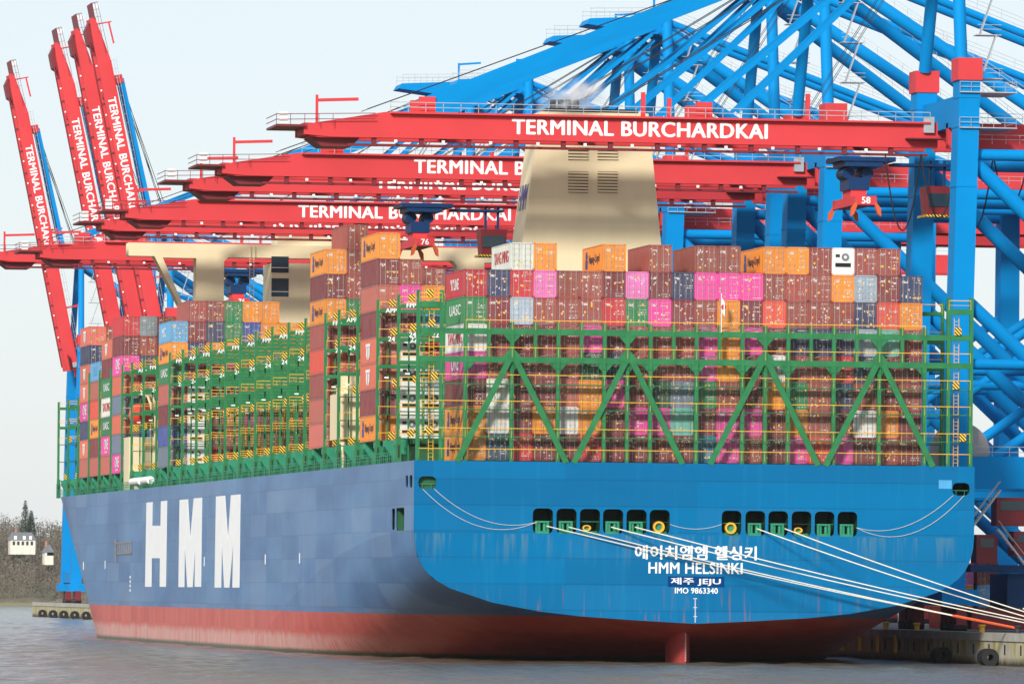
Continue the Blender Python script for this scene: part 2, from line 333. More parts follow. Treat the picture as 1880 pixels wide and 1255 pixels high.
# ---------------------------------------------------------------- ship
DK, HB = 21.4, 30.5
ship = thing('container_ship', 'huge blue container ship moored at the quay, stern view, cream funnel', 'ship', (0,0,0))
zt_pts = [(0,4.3),(6,4.6),(12.4,5.0),(17,5.5),(22,6.4),(26.5,7.85),(28.5,8.95),(29.5,10.1),(30.1,11.3),(30.4,12.6),(30.5,14.0)]
def zt(x):
    x = abs(x)
    for (a, za), (b, zb) in zip(zt_pts, zt_pts[1:]):
        if x <= b: return za+(zb-za)*(x-a)/(b-a)
    return 14.0
def zb(x, y):
    zc = max(-16, 4.3*(1-y/23)); zk = 14*(1-(y/128)**2); return max(-6, zc+(zk-zc)*(zt(x)-4.3)/9.7)
xs = [-30.5,-30.35,-30.1,-29.7,-29.2,-28.4,-27.4,-26,-24,-22,-20,-17,-14,-11,-8,-5,-3,-1.5]; xs = xs+[0]+[-v for v in xs[::-1]]
ys = [0,2,4,7,10,13,16,20,25,30,36,43,50,58,66,74,82,90,98,106,114,122,130,138]
m = MB(); grid = {}
for j, yy in enumerate(ys):
    for i, xx in enumerate(xs): grid[i,j] = len(m.v); m.v.append((xx, yy, zb(xx, yy)))
for j in range(len(ys)-1):
    for i in range(len(xs)-1): m.f.append((grid[i,j], grid[i+1,j], grid[i+1,j+1], grid[i,j+1]))
m.build('stern_bottom', HULL, ship, smooth=True)
# port side plate aft with its openings, starboard plate, then the long flat sides and the bow
side_out = [(yy, zb(HB, yy)) for yy in ys]; ye = side_out[-1][0]
def side_holes():
    out = []
    for x0, x1, y0, y1 in ((727,742,932,973),(719,725,933,972),(751.5,757,872,894),(744.5,749,872,894)):
        a = atX(x1, y1, -HB); b = atX(x0, y0, -HB); out.append((a.y, b.y, a.z, b.z))
    return out
SH = side_holes()
outl = [(0, DK)]+side_out+[(ye, DK)]
me = plate('side_plate', [(p[0], p[1]) for p in outl], [rrect(a, b, c, d, min(.5, (b-a)*.4)) for a, b, c, d in SH], .1, HULL)
put('side_plate', me, ship, (-HB+.05, 0, 0), (math.pi/2, 0, math.pi/2))
m = MB(); m.poly([(HB, p[0], p[1]) for p in outl]).build('side_plate', HULL, ship)
for a, b, c, d in SH:
    m = MB().box(-HB+.1, -HB+3.5, a-.6, b+.6, c-.3, d+.3); m.f.pop(5+0) if False else None
    m2 = MB()
    X0, X1 = -HB+.12, -HB+4
    for q in ([(X1,a-.5,c-.3),(X1,b+.5,c-.3),(X1,b+.5,d+.3),(X1,a-.5,d+.3)], [(X0,a-.5,c-.3),(X0,b+.5,c-.3),(X1,b+.5,c-.3),(X1,a-.5,c-.3)], [(X0,b+.5,c-.3),(X0,b+.5,d+.3),(X1,b+.5,d+.3),(X1,b+.5,c-.3)], [(X0,a-.5,c-.3),(X0,a-.5,d+.3),(X1,a-.5,d+.3),(X1,a-.5,c-.3)], [(X0,a-.5,d+.3),(X0,b+.5,d+.3),(X1,b+.5,d+.3),(X1,a-.5,d+.3)]): m2.poly(q)
    m2.build('side_recess', DGREEN, ship)
def hb(y, z):
    z = min(max(z, 0), DK); s, e = 284+3.0*z, 388+.6*z
    return HB if y <= s else HB*max(0, 1-((y-s)/(e-s))**2.0)**.6 if y < e else 0
zs = [-3,0,1.5,3,5,7,9,12,15,18,DK]; yl = [ye-.02,180,230,270,284,290,296,302,308,314,320,326,332,338,344,350,356,362,368,374,380,385,390,394,397,399,400.8]
for sgn in (-1, 1):
    m = MB(); g2 = {}
    for j, yy in enumerate(yl):
        for i, z in enumerate(zs): g2[i,j] = len(m.v); m.v.append((sgn*hb(yy, z), yy, z))
    for j in range(len(yl)-1):
        for i in range(len(zs)-1): m.f.append((g2[i,j], g2[i,j+1], g2[i+1,j+1], g2[i+1,j]))
    m.build('hull_side', HULL, ship, smooth=True)
m = MB(); L_ = [(-hb(yy, DK), yy) for yy in [0]+yl]; R_ = [(hb(yy, DK), yy) for yy in reversed([0]+yl)]
m.poly([(x, y, DK-.05) for x, y in L_+R_]).build('main_deck', DGREEN, ship)
# transom plate with mooring openings
H = []
def rec(x0, x1, y0, y1): a = atY(x0, y1, 0); b = atY(x1, y0, 0); return (a.x, b.x, a.z, b.z)
for i, x0 in enumerate((977.6,1021,1064,1106.5,1149.6,1192)): H.append(rec(x0, x0+37.6, 932.7+.55*i, 978.5+.3*i))
for i, x0 in enumerate((1324.4,1368,1410,1452.8,1495,1537)): H.append(rec(x0, x0+36.7, 937+.4*i, 982+.5*i))
H.append(rec(767.8, 801, 874, 897)); H.append(rec(1748, 1780, 886, 909))
tp = [(x, zt(x)) for x in [-30.5,-30.4,-30.2,-29.9,-29.5,-28.8,-28,-26.5,-25,-22,-19.5,-17,-14.5,-12.4,-9,-6,-3,0,3,6,9,12.4,14.5,17,19.5,22,25,26.5,28,28.8,29.5,29.9,30.2,30.4,30.5]]
me = plate('transom', [(-HB, DK)]+tp+[(HB, DK)], [rrect(a, b, c, d, .55) for a, b, c, d in H], .12, TRANS)
put('transom', me, ship, (0, -.06, 0), FACE_AFT, label='saturated blue flat stern plate')
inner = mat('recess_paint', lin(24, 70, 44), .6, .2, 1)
for k, (a, b, c, d) in enumerate(H):
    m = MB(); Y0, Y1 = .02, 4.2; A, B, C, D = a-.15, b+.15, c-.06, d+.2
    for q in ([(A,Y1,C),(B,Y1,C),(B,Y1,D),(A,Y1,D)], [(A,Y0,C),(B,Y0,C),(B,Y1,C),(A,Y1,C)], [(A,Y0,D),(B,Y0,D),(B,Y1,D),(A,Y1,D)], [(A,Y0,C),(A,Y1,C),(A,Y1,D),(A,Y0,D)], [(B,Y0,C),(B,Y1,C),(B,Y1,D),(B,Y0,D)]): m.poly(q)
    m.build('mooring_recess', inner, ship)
    w_ = b-a
    if k >= 12:
        MB().beam((a+.1,.3,c+.55),(b-.1,.3,c+.55),.05,.06).beam((a+.5,.3,c+.02),(a+.5,.3,c+.55),.05,.05).beam((b-.5,.3,c+.02),(b-.5,.3,c+.55),.05,.05).build('guard_rail', SEAGREEN, ship); continue
    MB().beam((a+.02,.5,c+1.3),(b-.02,.5,c+1.3),.05,.06).build('guard_rail', DARK if k % 2 else SEAGREEN, ship)
    if k in (2, 5, 6, 9):                                        # yellow ringed chock
        big = k in (5, 6); r = .62 if big else .46; cx = a+w_*(.5 if big else .38); cz = c+(.78 if big else .62)
        ring = MB(); n = 20
        for i in range(n):
            t0, t1 = 2*math.pi*i/n, 2*math.pi*(i+1)/n
            for (ra, ya), (rb, yb) in (((1.0,.25),(1.0,.75)),((.68,.25),(1.0,.25)),((.55,.75),(.68,.25))):
                kz = 1 if big else .7
                ring.poly([(cx+r*ra*math.cos(t0),ya,cz+kz*r*ra*math.sin(t0)),(cx+r*ra*math.cos(t1),ya,cz+kz*r*ra*math.sin(t1)),(cx+r*rb*math.cos(t1),yb,cz+kz*r*rb*math.sin(t1)),(cx+r*rb*math.cos(t0),yb,cz+kz*r*rb*math.sin(t0))])
        ring.build('mooring_chock', YEL, ship, smooth=True)
        MB().tube((cx,.55,cz),(cx,.9,cz),r*.7,16).build('chock_throat', SEAGREEN, ship)
        MB().box(a+.2, b-.2, .5, 1.1, c, c+.3).build('chock_seat', GREEN, ship)
    else:                                                        # roller fairlead: frame with two rollers
        f_ = MB().box(a+.35, b-.35, .3, 1.0, c, c+.28).box(a+.35, b-.35, .3, 1.0, c+1.15, c+1.35).box(a+.35, a+.6, .3, 1.0, c+.29, c+1.14).box(b-.6, b-.35, .3, 1.0, c+.29, c+1.14)
        f_.build('fairlead_frame', SEAGREEN, ship)
        for sx in (-1, 1):
            cx = (a+b)/2+sx*.3
            MB().tube((cx,.62,c+.28),(cx,.62,c+1.15),.2,12).build('roller', SEAGREEN, ship, smooth=True)
# writing on the stern
def stern_text(s, x0, x1, ytop, ybot, bold, mt=WHITE):
    a = atY(x0, ybot, 0); b = atY(x1, ytop, 0)
    put('letters', text(s, b.z-a.z, mt, bold, b.x-a.x), ship, (a.x, -.14, a.z), FACE_AFT)
stern_text('에이치엠엠 헬싱키', 1165, 1389, 1002, 1026, .028)
stern_text('HMM HELSINKI', 1190, 1363, 1032.5, 1052, .02)
a = atY(1225.5, 1076.5, 0); b = atY(1329.5, 1058, 0); MB().box(a.x, b.x, -.135, -.125, a.z, b.z).build('home_port_panel', JEJU, ship)
stern_text('제주 JEJU', 1231, 1323, 1060, 1074, .024)
stern_text('IMO 9863340', 1238.5, 1317.5, 1078.5, 1088.5, .018)
a = atY(1723, 896.5, 0); b = atY(1747, 881, 0); MB().box(a.x, b.x, -.135, -.125, a.z, b.z).build('paint_patch', LTBLUE, ship)
m = MB()
for i in range(22):
    p = atY(1276, 1098+i*2.05, 0); l = .2 if i % 8 == 0 else .06; m.box(p.x-l, p.x+l, -.14, -.125, p.z-.03, p.z+.03)
m.build('draught_marks', WHITE, ship, kind='stuff')
# rudder
r = MB(); prof = [(0,.0),(.5,.32),(2.2,.85),(5,.95),(7.6,.75),(9,.35),(9.3,0)]
poly = [(-b_, 5+a_) for a_, b_ in prof]+[(b_, 5+a_) for a_, b_ in reversed(prof[1:-1])]
n = len(poly); r.v += [(x, y, -5) for x, y in poly]+[(x, y, 4.4-(y-5)*.16) for x, y in poly]
r.f += [tuple(range(n-1,-1,-1)), tuple(range(n,2*n))]+[(i,(i+1)%n,n+(i+1)%n,n+i) for i in range(n)]
RUD = mat('rudder_red', lin(176, 64, 60), .5, .15, .8, streak=1)
rud = r.build('rudder', RUD, ship, smooth=True)
m = MB()
for i in range(14): m.box(-.07, .07, 4.985, 4.998, .3+i*.28, .38+i*.28)
m.build('draught_marks', WHITE, rud, kind='stuff')
# big letters on the port side
def side_letter(poly):
    m = MB(); pts = [atX(px, py, -HB) for px, py in poly]; n = len(pts)
    m.v += [(-HB-.03, p.y, p.z) for p in pts]+[(-HB+.0, p.y, p.z) for p in pts]
    m.f += [tuple(range(n)), tuple(range(2*n-1, n-1, -1))]+[(i,(i+1)%n,n+(i+1)%n,n+i) for i in range(n)]
    m.build('letter', WHITE, ship)
lp = lambda L, s=3.393, ox=90, oy=850: [(ox+x/s, oy+y/s) for x, y in L]
side_letter(lp([(608,245),(645,241),(643,388),(695,388),(698,237),(736,232),(728,768),(690,768),(692,590),(640,590),(638,768),(599,768)]))
side_letter(lp([(814,228),(866,223),(880,470),(902,218),(954,213),(947,768),(908,768),(912,500),(895,770),(862,770),(846,500),(843,770),(807,770)]))
side_letter(lp([(1041,206),(1097,201),(1115,470),(1134,198),(1193,193),(1186,773),(1143,773),(1148,490),(1124,773),(1092,773),(1077,480),(1072,773),(1032,773)]))
# gangway frame and draught marks on the port side
a = atX(214, 1016, -HB); b = atX(242, 995, -HB)
m = MB().beam((-HB-.1,a.y,a.z),(-HB-.1,b.y,a.z),.1,.16).beam((-HB-.1,a.y,b.z),(-HB-.1,b.y,b.z),.1,.16)
for k in range(9): yy = a.y+(b.y-a.y)*k/8; m.beam((-HB-.15,yy,a.z),(-HB-.15,yy,b.z),.12,.12)
m.beam((-HB-.2,a.y,a.z-1.2),(-HB-.2,a.y,b.z+.6),.14,.3).build('pilot_gate', SILV, ship)
for px, py in ((153,1038),(193,1036),(375,1030),(487,1026),(550,1024)):
    p = atX(px, py, -HB); MB().box(-HB-.03, -HB+.02, p.y-.28, p.y+.28, p.z-.6, p.z+.6).build('hull_mark', WHITE, ship)
p = atX(239, 1072, -HB); m = MB()
for k in range(4): m.box(-HB-.03, -HB+.02, p.y-.5, p.y+.5, p.z-1+k*.62, p.z-.65+k*.62)
m.build('hull_mark', WHITE, ship)

# ---------------------------------------------------------------- lashing bridges
BR = [0.35,14,29,44,58.6,69.5,86,100.5,115,130,144.6,159,174,188.6,203.5,217.8,232.5,247.8,262,274,288,303,317,331.8,345.8,360]
PXS = [-30.1,-27.6,-25,-20,-15,-10,-7.5,-5,0,5,7.5,10,15,20,25,27.6,30.1]
def post_mesh(h, w_): return MB().box(-w_, w_, -w_, w_, 0, h).mesh('post', GREEN)
base_me = MB().box(-.3, .3, -.28, .28, 0, 2.2).box(-.24, .24, -.22, .22, 2.2, 2.9).mesh('post_base', GREEN)
slot_me = MB().box(-.09, .09, -.02, .02, 0, 1.4).mesh('slot', DARK)
haz_me = MB().box(-.36, .36, -.03, .03, 0, .8).mesh('hazard_plate', HAZ)
PM = {}
def post(parent, x, y, z0, z1, w_=.2):
    h = round(z1-z0, 2)
    if (h, w_) not in PM: PM[h, w_] = post_mesh(h, w_)
    return put('post', PM[h, w_], parent, (x, y, z0))
def rail(parent, x0, x1, y, z, mt=YEL, fine=True):
    m = MB().beam((x0,y,z),(x1,y,z),.05,.075)
    if fine: m.beam((x0,y,z-.5),(x1,y,z-.5),.03,.035)
    n = max(1, int((x1-x0)/2.5))
    for i in range(n+1): xx = x0+(x1-x0)*i/n; m.beam((xx,y,z-1),(xx,y,z),.035,.035)
    m.build('handrail', mt, parent)
BEAMS = []
for k, yb in enumerate(BR):
    top = 39.5 if yb < 330 else 36.2
    wmax = 30.1
    levels = [35.2, 32.2] if k == 0 else [z for z in (38.3, 35.2, 32.2) if z < top]
    m = MB()
    for z in levels:
        x0, x1 = (-25.2, 25.2) if k == 0 else (-30.1, 30.1)
        m.box(x0, x1, yb-.16, yb+.16, z-(.32 if k == 0 else .2), z+(.32 if k == 0 else .2))
        if k: m.box(x0, x1, yb+.17, yb+1.1, z-.2, z-.14)
    lb = m.build('lashing_bridge', GREEN, ship)
    lb['label'] = 'green lashing bridge frame at the stern with diagonal braces' if k == 0 else 'green lashing bridge frame across the deck'
    for z in (29.6, 26.9, 24.0):
        MB().box(-30.1, 30.1, yb-.1, yb+.9, z-.05, z+.05).build('walkway', DGREEN if k else GREEN, lb)
    posts = PXS if k == 0 else ([-30.1,-25,-20,-15,-10,-5,0,10,20,25,30.1] if k < 19 else [-30.1,-25,-15,0,15,30.1])
    for x in posts:
        zt_ = top if abs(x) > 26 or k else 36.2
        post(lb, x, yb, DK-.1, zt_, .2 if k == 0 else (.17 if abs(x) > 26 else .13))
        if k and x < -26: post(lb, x+1.3, yb+1.1, DK-.1, zt_-4, .08)
    if k:
        put('post_base', base_me, lb, (-30.05, yb, DK-.1)); put('slot', slot_me, lb, (-30.05, yb-.31, DK+.5))
    rails = (36.4, 33.5, 30.6, 27.8, 24.9, 22.7) if k == 0 else (39.3 if top > 39 else 36, 36.3 if top > 39 else 33, 33.3, 30.6, 27.8, 24.9)
    for z in rails[:6 if k < 19 else 4]:
        rail(lb, -30 if (k or z < 36) else -25, 30 if (k or z < 36) else 25, yb-.2, z, fine=False)
    for i, (x, z) in enumerate(((-28.9, 38.75), (-28.7, 35.6), (-28.4, 30.0), (-28.9, 24.2), (28.6, 35.5), (28.4, 29.7), (29.2, 24.1))):
        if z < top-.6 and (k == 0 or x < 0): put('hazard_plate', haz_me, lb, (x+(k*37 % 5)*.08, yb-.3, z))
    if k == 0:
        for s in (-1, 1):
            for z in (38.0, 35.2, 32.2): MB().box(min(s*30.1,s*27.6), max(s*30.1,s*27.6), yb-.15, yb+.15, z-.3, z+.3).build('tower_beam', GREEN, lb)
            for z in (35.2, 32.2): MB().box(min(s*27.6,s*25.1), max(s*27.6,s*25.1), yb-.15, yb+.15, z-.3, z+.3).build('tower_beam', GREEN, lb)
            rail(lb, min(s*30,s*27.6), max(s*30,s*27.6), yb-.2, 39.2)
            m = MB()
            for xx in (s*28.6-.25, s*28.6+.25): m.beam((xx,yb+.5,DK),(xx,yb+.5,38),.06,.06)
            for i in range(40): m.beam((s*28.6-.25,yb+.5,DK+.4*i),(s*28.6+.25,yb+.5,DK+.4*i),.04,.04)
            m.build('ladder', YEL, lb)
        for x in (-22.5,-17.5,-12.5,-2.5,2.5,12.5,17.5,22.5): MB().box(x-.18, x+.18, yb-.2, yb+.2, 31.9, 36.2).build('short_post', GREEN, lb)
        for ax in (-20, -7.4, 7.4, 20):
            for s in (-1, 1): MB().beam((ax+s*.35, yb-.42, 32.2),(ax+s*5.9, yb-.42, DK-.1),.22,.62).build('brace', GREEN, lb)
        # knee plates in the corners of the frame
        for x in (-25,-20,-15,-10,-7.5,-5,0,5,7.5,10,15,20,25):
            m = MB()
            for s in (-1, 1):
                if abs(x+s*.2) > 25.1: continue
                for z, dz in ((34.9,-1),(32.5,1),(31.9,-1)):
                    if abs(x) in (7.5, 20) or (z, dz) == (31.9, -1): MB().prism([(x+s*.2,z),(x+s*1.0,z),(x+s*.2,z+dz*.9)], yb-.12, yb+.12).build('knee_plate', GREEN, lb)
        m = MB()
        for i in range(40):
            x = random.uniform(-24, 24); z = random.choice((35.6, 32.6)); l = random.uniform(1.2, 3)
            m.tube((x, yb+.5, z), (x+l, yb+.5, z+random.uniform(.1, .7)), .05, 5)
        m.build('lashing_rods', SILV, lb, kind='stuff')
        m = MB()
        for x in [i*.84-30 for i in range(72)]: m.box(x-.012, x+.012, yb-.23, yb-.21, DK, 32)
        for z in [DK+1.1*i for i in range(10)]: m.box(-25, 25, yb-.235, yb-.215, z-.012, z+.012)
        m.build('wire_screen', DGREEN, lb, kind='stuff')
    else:
        m = MB()
        for i in range(7):
            z = random.choice((38.7, 35.7, 32.7)); x = random.uniform(-30, -24)
            if z < top: m.tube((x, yb-.3, z), (x+2.2, yb-.3, z+random.uniform(.5, 1.1)), .05, 5)
        m.build('lashing_rods', SILV, lb, kind='stuff')
        if k < 19:
            put('letters', text('24', .55, WHITE, .02), lb, (-29.0, yb-.18, 34.95), FACE_AFT, kind='stuff')
            if k < 5: put('letters', text('22', .55, WHITE, .02), lb, (-26.5, yb-.18, 34.95), FACE_AFT, kind='stuff')
            put('letters', text(('A', 'F')[k % 2]+'PP', .5, WHITE, .02), lb, (-29.3, yb-.18, 38.1), FACE_AFT, kind='stuff')
            for i in range(3): MB().box(-29.4+.9*i, -28.9+.9*i, yb-.3, yb-.2, 30.9-.5*i, 31.05-.5*i).build('lamp', WHITE, lb)
# deck edge: hatch coamings, pedestals, railing
for k in range(len(BR)-1):
    y0, y1 = BR[k]+1.4, BR[k+1]-.5
    if y1-y0 < 8: continue
    if k: MB().box(-27.6, 27.6, y0, y1, DK-.04, 23.3).build('hatch_coaming', DGREEN, ship)
    if k: MB().box(-28.4, 28.4, y0+.4, y1-.4, 23.4, 24.0).build('hatch_cover', DGREEN, ship)
    if k:
        for q in (1.2, 9.2): MB().prism([(-29.3,22.4),(-28.5,22.2),(-28.5,24),(-29.9,24),(-29.9,23.3)], y0+q, y0+q+1.5).build('pedestal', SEAGREEN, ship)
        MB().box(-29.5,-29.0,y0+5.2,y0+6.6,DK-.05,22.8).build('deck_locker', SEAGREEN, ship)
        m = MB()
        for z in (DK+.45, DK+.8, DK+1.15): m.beam((-30.35,y0,z),(-30.35,y1,z),.05,.06)
        n = 9
        for i in range(n+1): yy = y0+(y1-y0)*i/n; m.beam((-30.35,yy,DK-.05),(-30.35,yy,DK+1.15),.05,.05)
        m.build('deck_railing', SEAGREEN, ship)

# ---------------------------------------------------------------- funnel, bridge house, deck crane
def tapered(x0,x1,y0,y1,z0, X0,X1,Y0,Y1,z1):
    m = MB(); m.v += [(x0,y0,z0),(x1,y0,z0),(x1,y1,z0),(x0,y1,z0),(X0,Y0,z1),(X1,Y0,z1),(X1,Y1,z1),(X0,Y1,z1)]
    m.f += [(0,3,2,1),(4,5,6,7),(0,1,5,4),(1,2,6,5),(2,3,7,6),(3,0,4,7)]; return m
fy = 60.6
bl, br_ = atY(960, 443, fy), atY(1214, 450, fy); tl, tr = atY(983, 272, fy), atY(1197, 276, fy)
ztop = atY(1000, 205, fy).z; dxl = (tl.x-bl.x)/(tl.z-bl.z); dxr = (tr.x-br_.x)/(tr.z-br_.z)
X0, X1 = bl.x-dxl*(bl.z-22), br_.x-dxr*(br_.z-22); XT0, XT1 = tl.x+dxl*(ztop-tl.z), tr.x+dxr*(ztop-tr.z)
fun = tapered(X0,X1,fy,fy+8,22, XT0,XT1,fy,fy+7.2,ztop).build('funnel', CREAM, ship)
MB().box(XT0+1, XT1-1, fy+1, fy+6.5, ztop, ztop+.5).build('funnel_cap', BLACK, fun)
for i in range(4): MB().tube((XT0+2+i*.9, fy+3, ztop+.4), (XT0+2+i*.9, fy+3, ztop+1.6), .35, 10).build('exhaust_pipe', DARK, fun)
for x0, x1 in ((1043,1080),(1097,1134)):
    for y0, y1 in ((272,294),(315,353.5)):
        a, b = atY(x0, y1, fy), atY(x1, y0, fy)
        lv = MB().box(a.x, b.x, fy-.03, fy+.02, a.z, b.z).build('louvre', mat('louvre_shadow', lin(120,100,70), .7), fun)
        n = 7 if y1 > 300 else 4
        for i in range(n): z = a.z+(b.z-a.z)*(i+.5)/n; MB().beam((a.x,fy-.1,z),(b.x,fy-.1,z),.14,.2).build('slat', CREAM, lv)
a = Vector((X0+dxl*(48-22), 0, 48))
me = text('HMM', 3.0, LBLUE, .03, 5.2)
pz = 51.5; xx = X0+dxl*(pz-22)
lg = put('letters', me, fun, (xx-.04, fy+6.6, pz), (math.pi/2, 0, -math.pi/2)); lg.rotation_euler = (math.pi/2-math.atan(dxl)*0, 0, -math.pi/2)
lg.location.x = xx-.02; lg.rotation_euler = Matrix.Rotation(-math.pi/2,3,'Z').to_4x4().to_euler() if False else (math.pi/2, 0, -math.pi/2)
lg.matrix_basis = Matrix.Translation((xx-.03, fy+6.6, pz)) @ Matrix.Rotation(math.atan(dxl), 4, 'Y') @ Matrix.Rotation(-math.pi/2, 4, 'Z') @ Matrix.Rotation(math.pi/2, 4, 'X')
# bridge house
hy = 264.0
tw = MB().box(-10, 10, hy, hy+9, DK, 54).build('bridge_house', CREAM, ship); tw['label'] = 'cream wheelhouse tower with wide bridge wings'
wz0, wz1 = atY(300, 470, hy).z, atY(300, 446, hy).z
hole1 = [(-25.6, wz0-.2),(-20.8, wz0-.2),(-20.8, wz0-9.3),(-21.3, wz0-9.9)]
out = [(-30.5, wz0),(-26.8, wz0),(-19.5, wz0-14),(-16.8, wz0-14),(-16.8, wz0-.6),(-16.2, wz0),(16.2, wz0),(16.8, wz0-.6),(16.8, wz0-14),(19.5, wz0-14),(26.8, wz0),(30.5, wz0),(30.5, wz1),(-30.5, wz1)]
me = plate('bridge_wing', out, [hole1, [(-x, z) for x, z in hole1]], 3.2, CREAM)
wing = put('bridge_wing', me, ship, (0, hy+2, 0), FACE_AFT)
m = MB()
for s in (0, 1.1): m.beam((-30.4,hy+.5,wz1+s),(30.4,hy+.5,wz1+s),.08,.1)
for i in range(41): x = -30.4+60.8*i/40; m.beam((x,hy+.5,wz1),(x,hy+.5,wz1+1.1),.07,.07)
m.build('wing_railing', CREAM, wing)
MB().box(-9, 9, hy+1, hy+8, wz1-.01, wz1+1.4).build('wheelhouse', CREAM, tw)
for y0, y1 in ((471,500),(511,544)):
    a, b = atY(498, y1, hy), atY(530, y0, hy); fr = MB().box(a.x, b.x, hy-.05, hy+.05, a.z, b.z).build('window', GLASS, tw)
    MB().beam((a.x,hy-.1,a.z+.7),(b.x,hy-.1,a.z+.7),.06,.08).build('sill_rail', WHITE, fr)
o = MB().tube((-27.6,hy-.2,wz1-1.2),(-27.6,hy-.1,wz1-1.2),.5,14).build('lifebuoy', mat('lifebuoy_orange', lin(226,96,44),.6), wing)
m = MB()
for xx in (-13.2, -12.6): m.beam((xx,hy-.2,40),(xx,hy-.2,wz1),.08,.08)
for i in range(30): m.beam((-13.2,hy-.2,40+.5*i),(-12.6,hy-.2,40+.5*i),.05,.05)
m.build('ladder', CREAM, tw)
# cream deck-crane house beside the funnel on the port deck edge
a, b = atX(622, 806, -29.8), atX(590, 728, -29.8)
dc = MB().box(-29.8, -24.5, 60.4, 67.6, a.z, b.z).build('deck_crane', CREAM, ship); dc['label'] = 'cream deck crane house on the port deck edge'
MB().tube((-27.2,64,b.z),(-27.2,64,b.z+.8),2.4,18).tube((-27.2,64,b.z+.8),(-27.2,64,b.z+2.4),1.9,18,2.2).build('slewing_drum', CREAM, dc, smooth=True)
for x, yy in ((-29.2,61.2),(-29.2,63),(-25.2,61.2),(-26,66.5)): MB().tube((x,yy,DK-.1),(x,yy,a.z),.38,10).build('support_leg', CREAM, dc)
m = MB()
for z in (b.z+.5, b.z+1.0): m.beam((-29.7,60.5,z),(-29.7,67.5,z),.05,.06).beam((-29.7,60.5,z),(-24.6,60.5,z),.05,.06)
for i in range(5): m.beam((-29.7+1.25*i,60.5,b.z),(-29.7+1.25*i,60.5,b.z+1),.05,.05)
m.build('railing', CREAM, dc)
# lifeboat station
ls = MB().box(-30, -25, 266, 272.5, DK-.04, 29).build('boat_deck', CREAM, ship)
lb_ = MB()
n = 14
for j in range(9):
    t = j/8*2-1; rr = 1.55*math.sqrt(max(0.02, 1-t**4)); 
    for i in range(n): a_ = 2*math.pi*i/n; lb_.v.append((-28.2+rr*math.cos(a_), 268+t*3.6, 32.2+rr*1.05*math.sin(a_)))
for j in range(8):
    for i in range(n): lb_.f.append((j*n+i, j*n+(i+1)%n, (j+1)*n+(i+1)%n, (j+1)*n+i))
lb_.f += [tuple(range(n)), tuple(range(8*n, 9*n))]
o = lb_.build('lifeboat', mat('lifeboat_orange', lin(224,62,44), .4), None, smooth=True); tag(o, 'orange red enclosed lifeboat hanging on cream davits beside the wheelhouse tower', 'lifeboat')
MB().path([(-26.2,266,29),(-26.2,266,33.5),(-26.8,266,35),(-28.2,266,35.4)], .25).build('davit', CREAM, ls); MB().path([(-26.2,271,29),(-26.2,271,33.5),(-26.8,271,35),(-28.2,271,35.4)], .25).build('davit', CREAM, ls)
for y0_, y1_ in ((238.5, 246.5), (249.4, 260)): MB().tube((-30.2,y0_,22.5),(-30.2,y1_,22.5),.55,12).build('raft_canister', WHITE, ship, smooth=True)
# ensign on the stern rail
fl = thing('flag', 'small white ensign on a staff above the stern lashing bridge', 'flag', (2.6, -.1, 35.4))
MB().tube((0,0,0),(0,0,4.2),.04,6).build('staff', WHITE, fl)
m = MB()
for i in range(7):
    x = i*.14; yv = .18*math.sin(i*1.3); m.v += [(x*.55, yv, 4.0-i*.2), (x*.55, yv, 2.4-i*.16)]
for i in range(6): m.f.append((2*i, 2*i+2, 2*i+3, 2*i+1))
m.build('cloth', WHITE, fl)
MB().tube((.2,-.09,2.75),(.2,-.12,2.75),.26,12).build('emblem', LRED, fl)

# ---------------------------------------------------------------- containers
CW, CH, CL = 2.438, 2.896, 12.19
def make_body():
    m = MB(); w2 = CW/2
    m.box(-w2, w2, .18, CL-.02, .16, CH-.1)
    for s in (-1, 1):
        n = 36; pts = []
        for i in range(n):
            y0 = .35+i*(CL-.7)/n; d = (CL-.7)/n
            pts += [(y0, 0), (y0+d*.3, 0), (y0+d*.5, -.04), (y0+d*.8, -.04)]
        pts.append((CL-.35, 0)); X = lambda o_: s*(w2+.005+o_)
        for (ya, oa), (yb2, ob) in zip(pts, pts[1:]): m.poly([(X(oa+.03),ya,.2),(X(ob+.03),yb2,.2),(X(ob+.03),yb2,CH-.15),(X(oa+.03),ya,CH-.15)])
        m.box(min(s*w2,s*(w2+.045)), max(s*w2,s*(w2+.045)), .1, CL-.1, 0, .17); m.box(min(s*w2,s*(w2+.045)), max(s*w2,s*(w2+.045)), .1, CL-.1, CH-.13, CH)
        for y0, y1 in ((0, .3), (CL-.3, CL)): m.box(min(s*(w2-.14),s*(w2+.05)), max(s*(w2-.14),s*(w2+.05)), y0, y1, 0, CH)
    m.box(-w2, w2, 0, .16, 0, .17); m.box(-w2, w2, 0, .16, CH-.14, CH)
    return m.mesh('container_body', CBODY)
BODY = make_body()
def make_door(s):
    m = MB(); x0, x1 = (-1.09, -.01) if s < 0 else (.01, 1.09)
    m.box(x0, x1, .06, .17, .18, CH-.15)
    for i in range(4): z = .4+i*.62; m.box(x0+.1, x1-.1, .03, .07, z, z+.36)
    return m.mesh('door', CDOOR)
DOORS = [make_door(-1), make_door(1)]
ROD = MB().tube((0,0,.1),(0,0,CH-.1),.028,6).box(-.06,.06,-.02,.03,.9,1.0).mesh('locking_rod', mat('locking_rod', lin(176,168,162), .45, .15, 3, .2))
CAST = MB().box(-.09,.09,-.03,.16,0,.12).mesh('corner_casting', DARK)
REEF = mat('reefer_white', lin(226,226,220), .5, .1, 1.2)
RF_PANEL = MB().box(-1.08,1.08,.02,.16,.18,CH-.15).mesh('machinery_panel', REEF)
RF_FAN = MB().tube((0,-.02,0),(0,.05,0),.42,18).mesh('fan', mat('fan_grey', lin(120,122,124), .6))
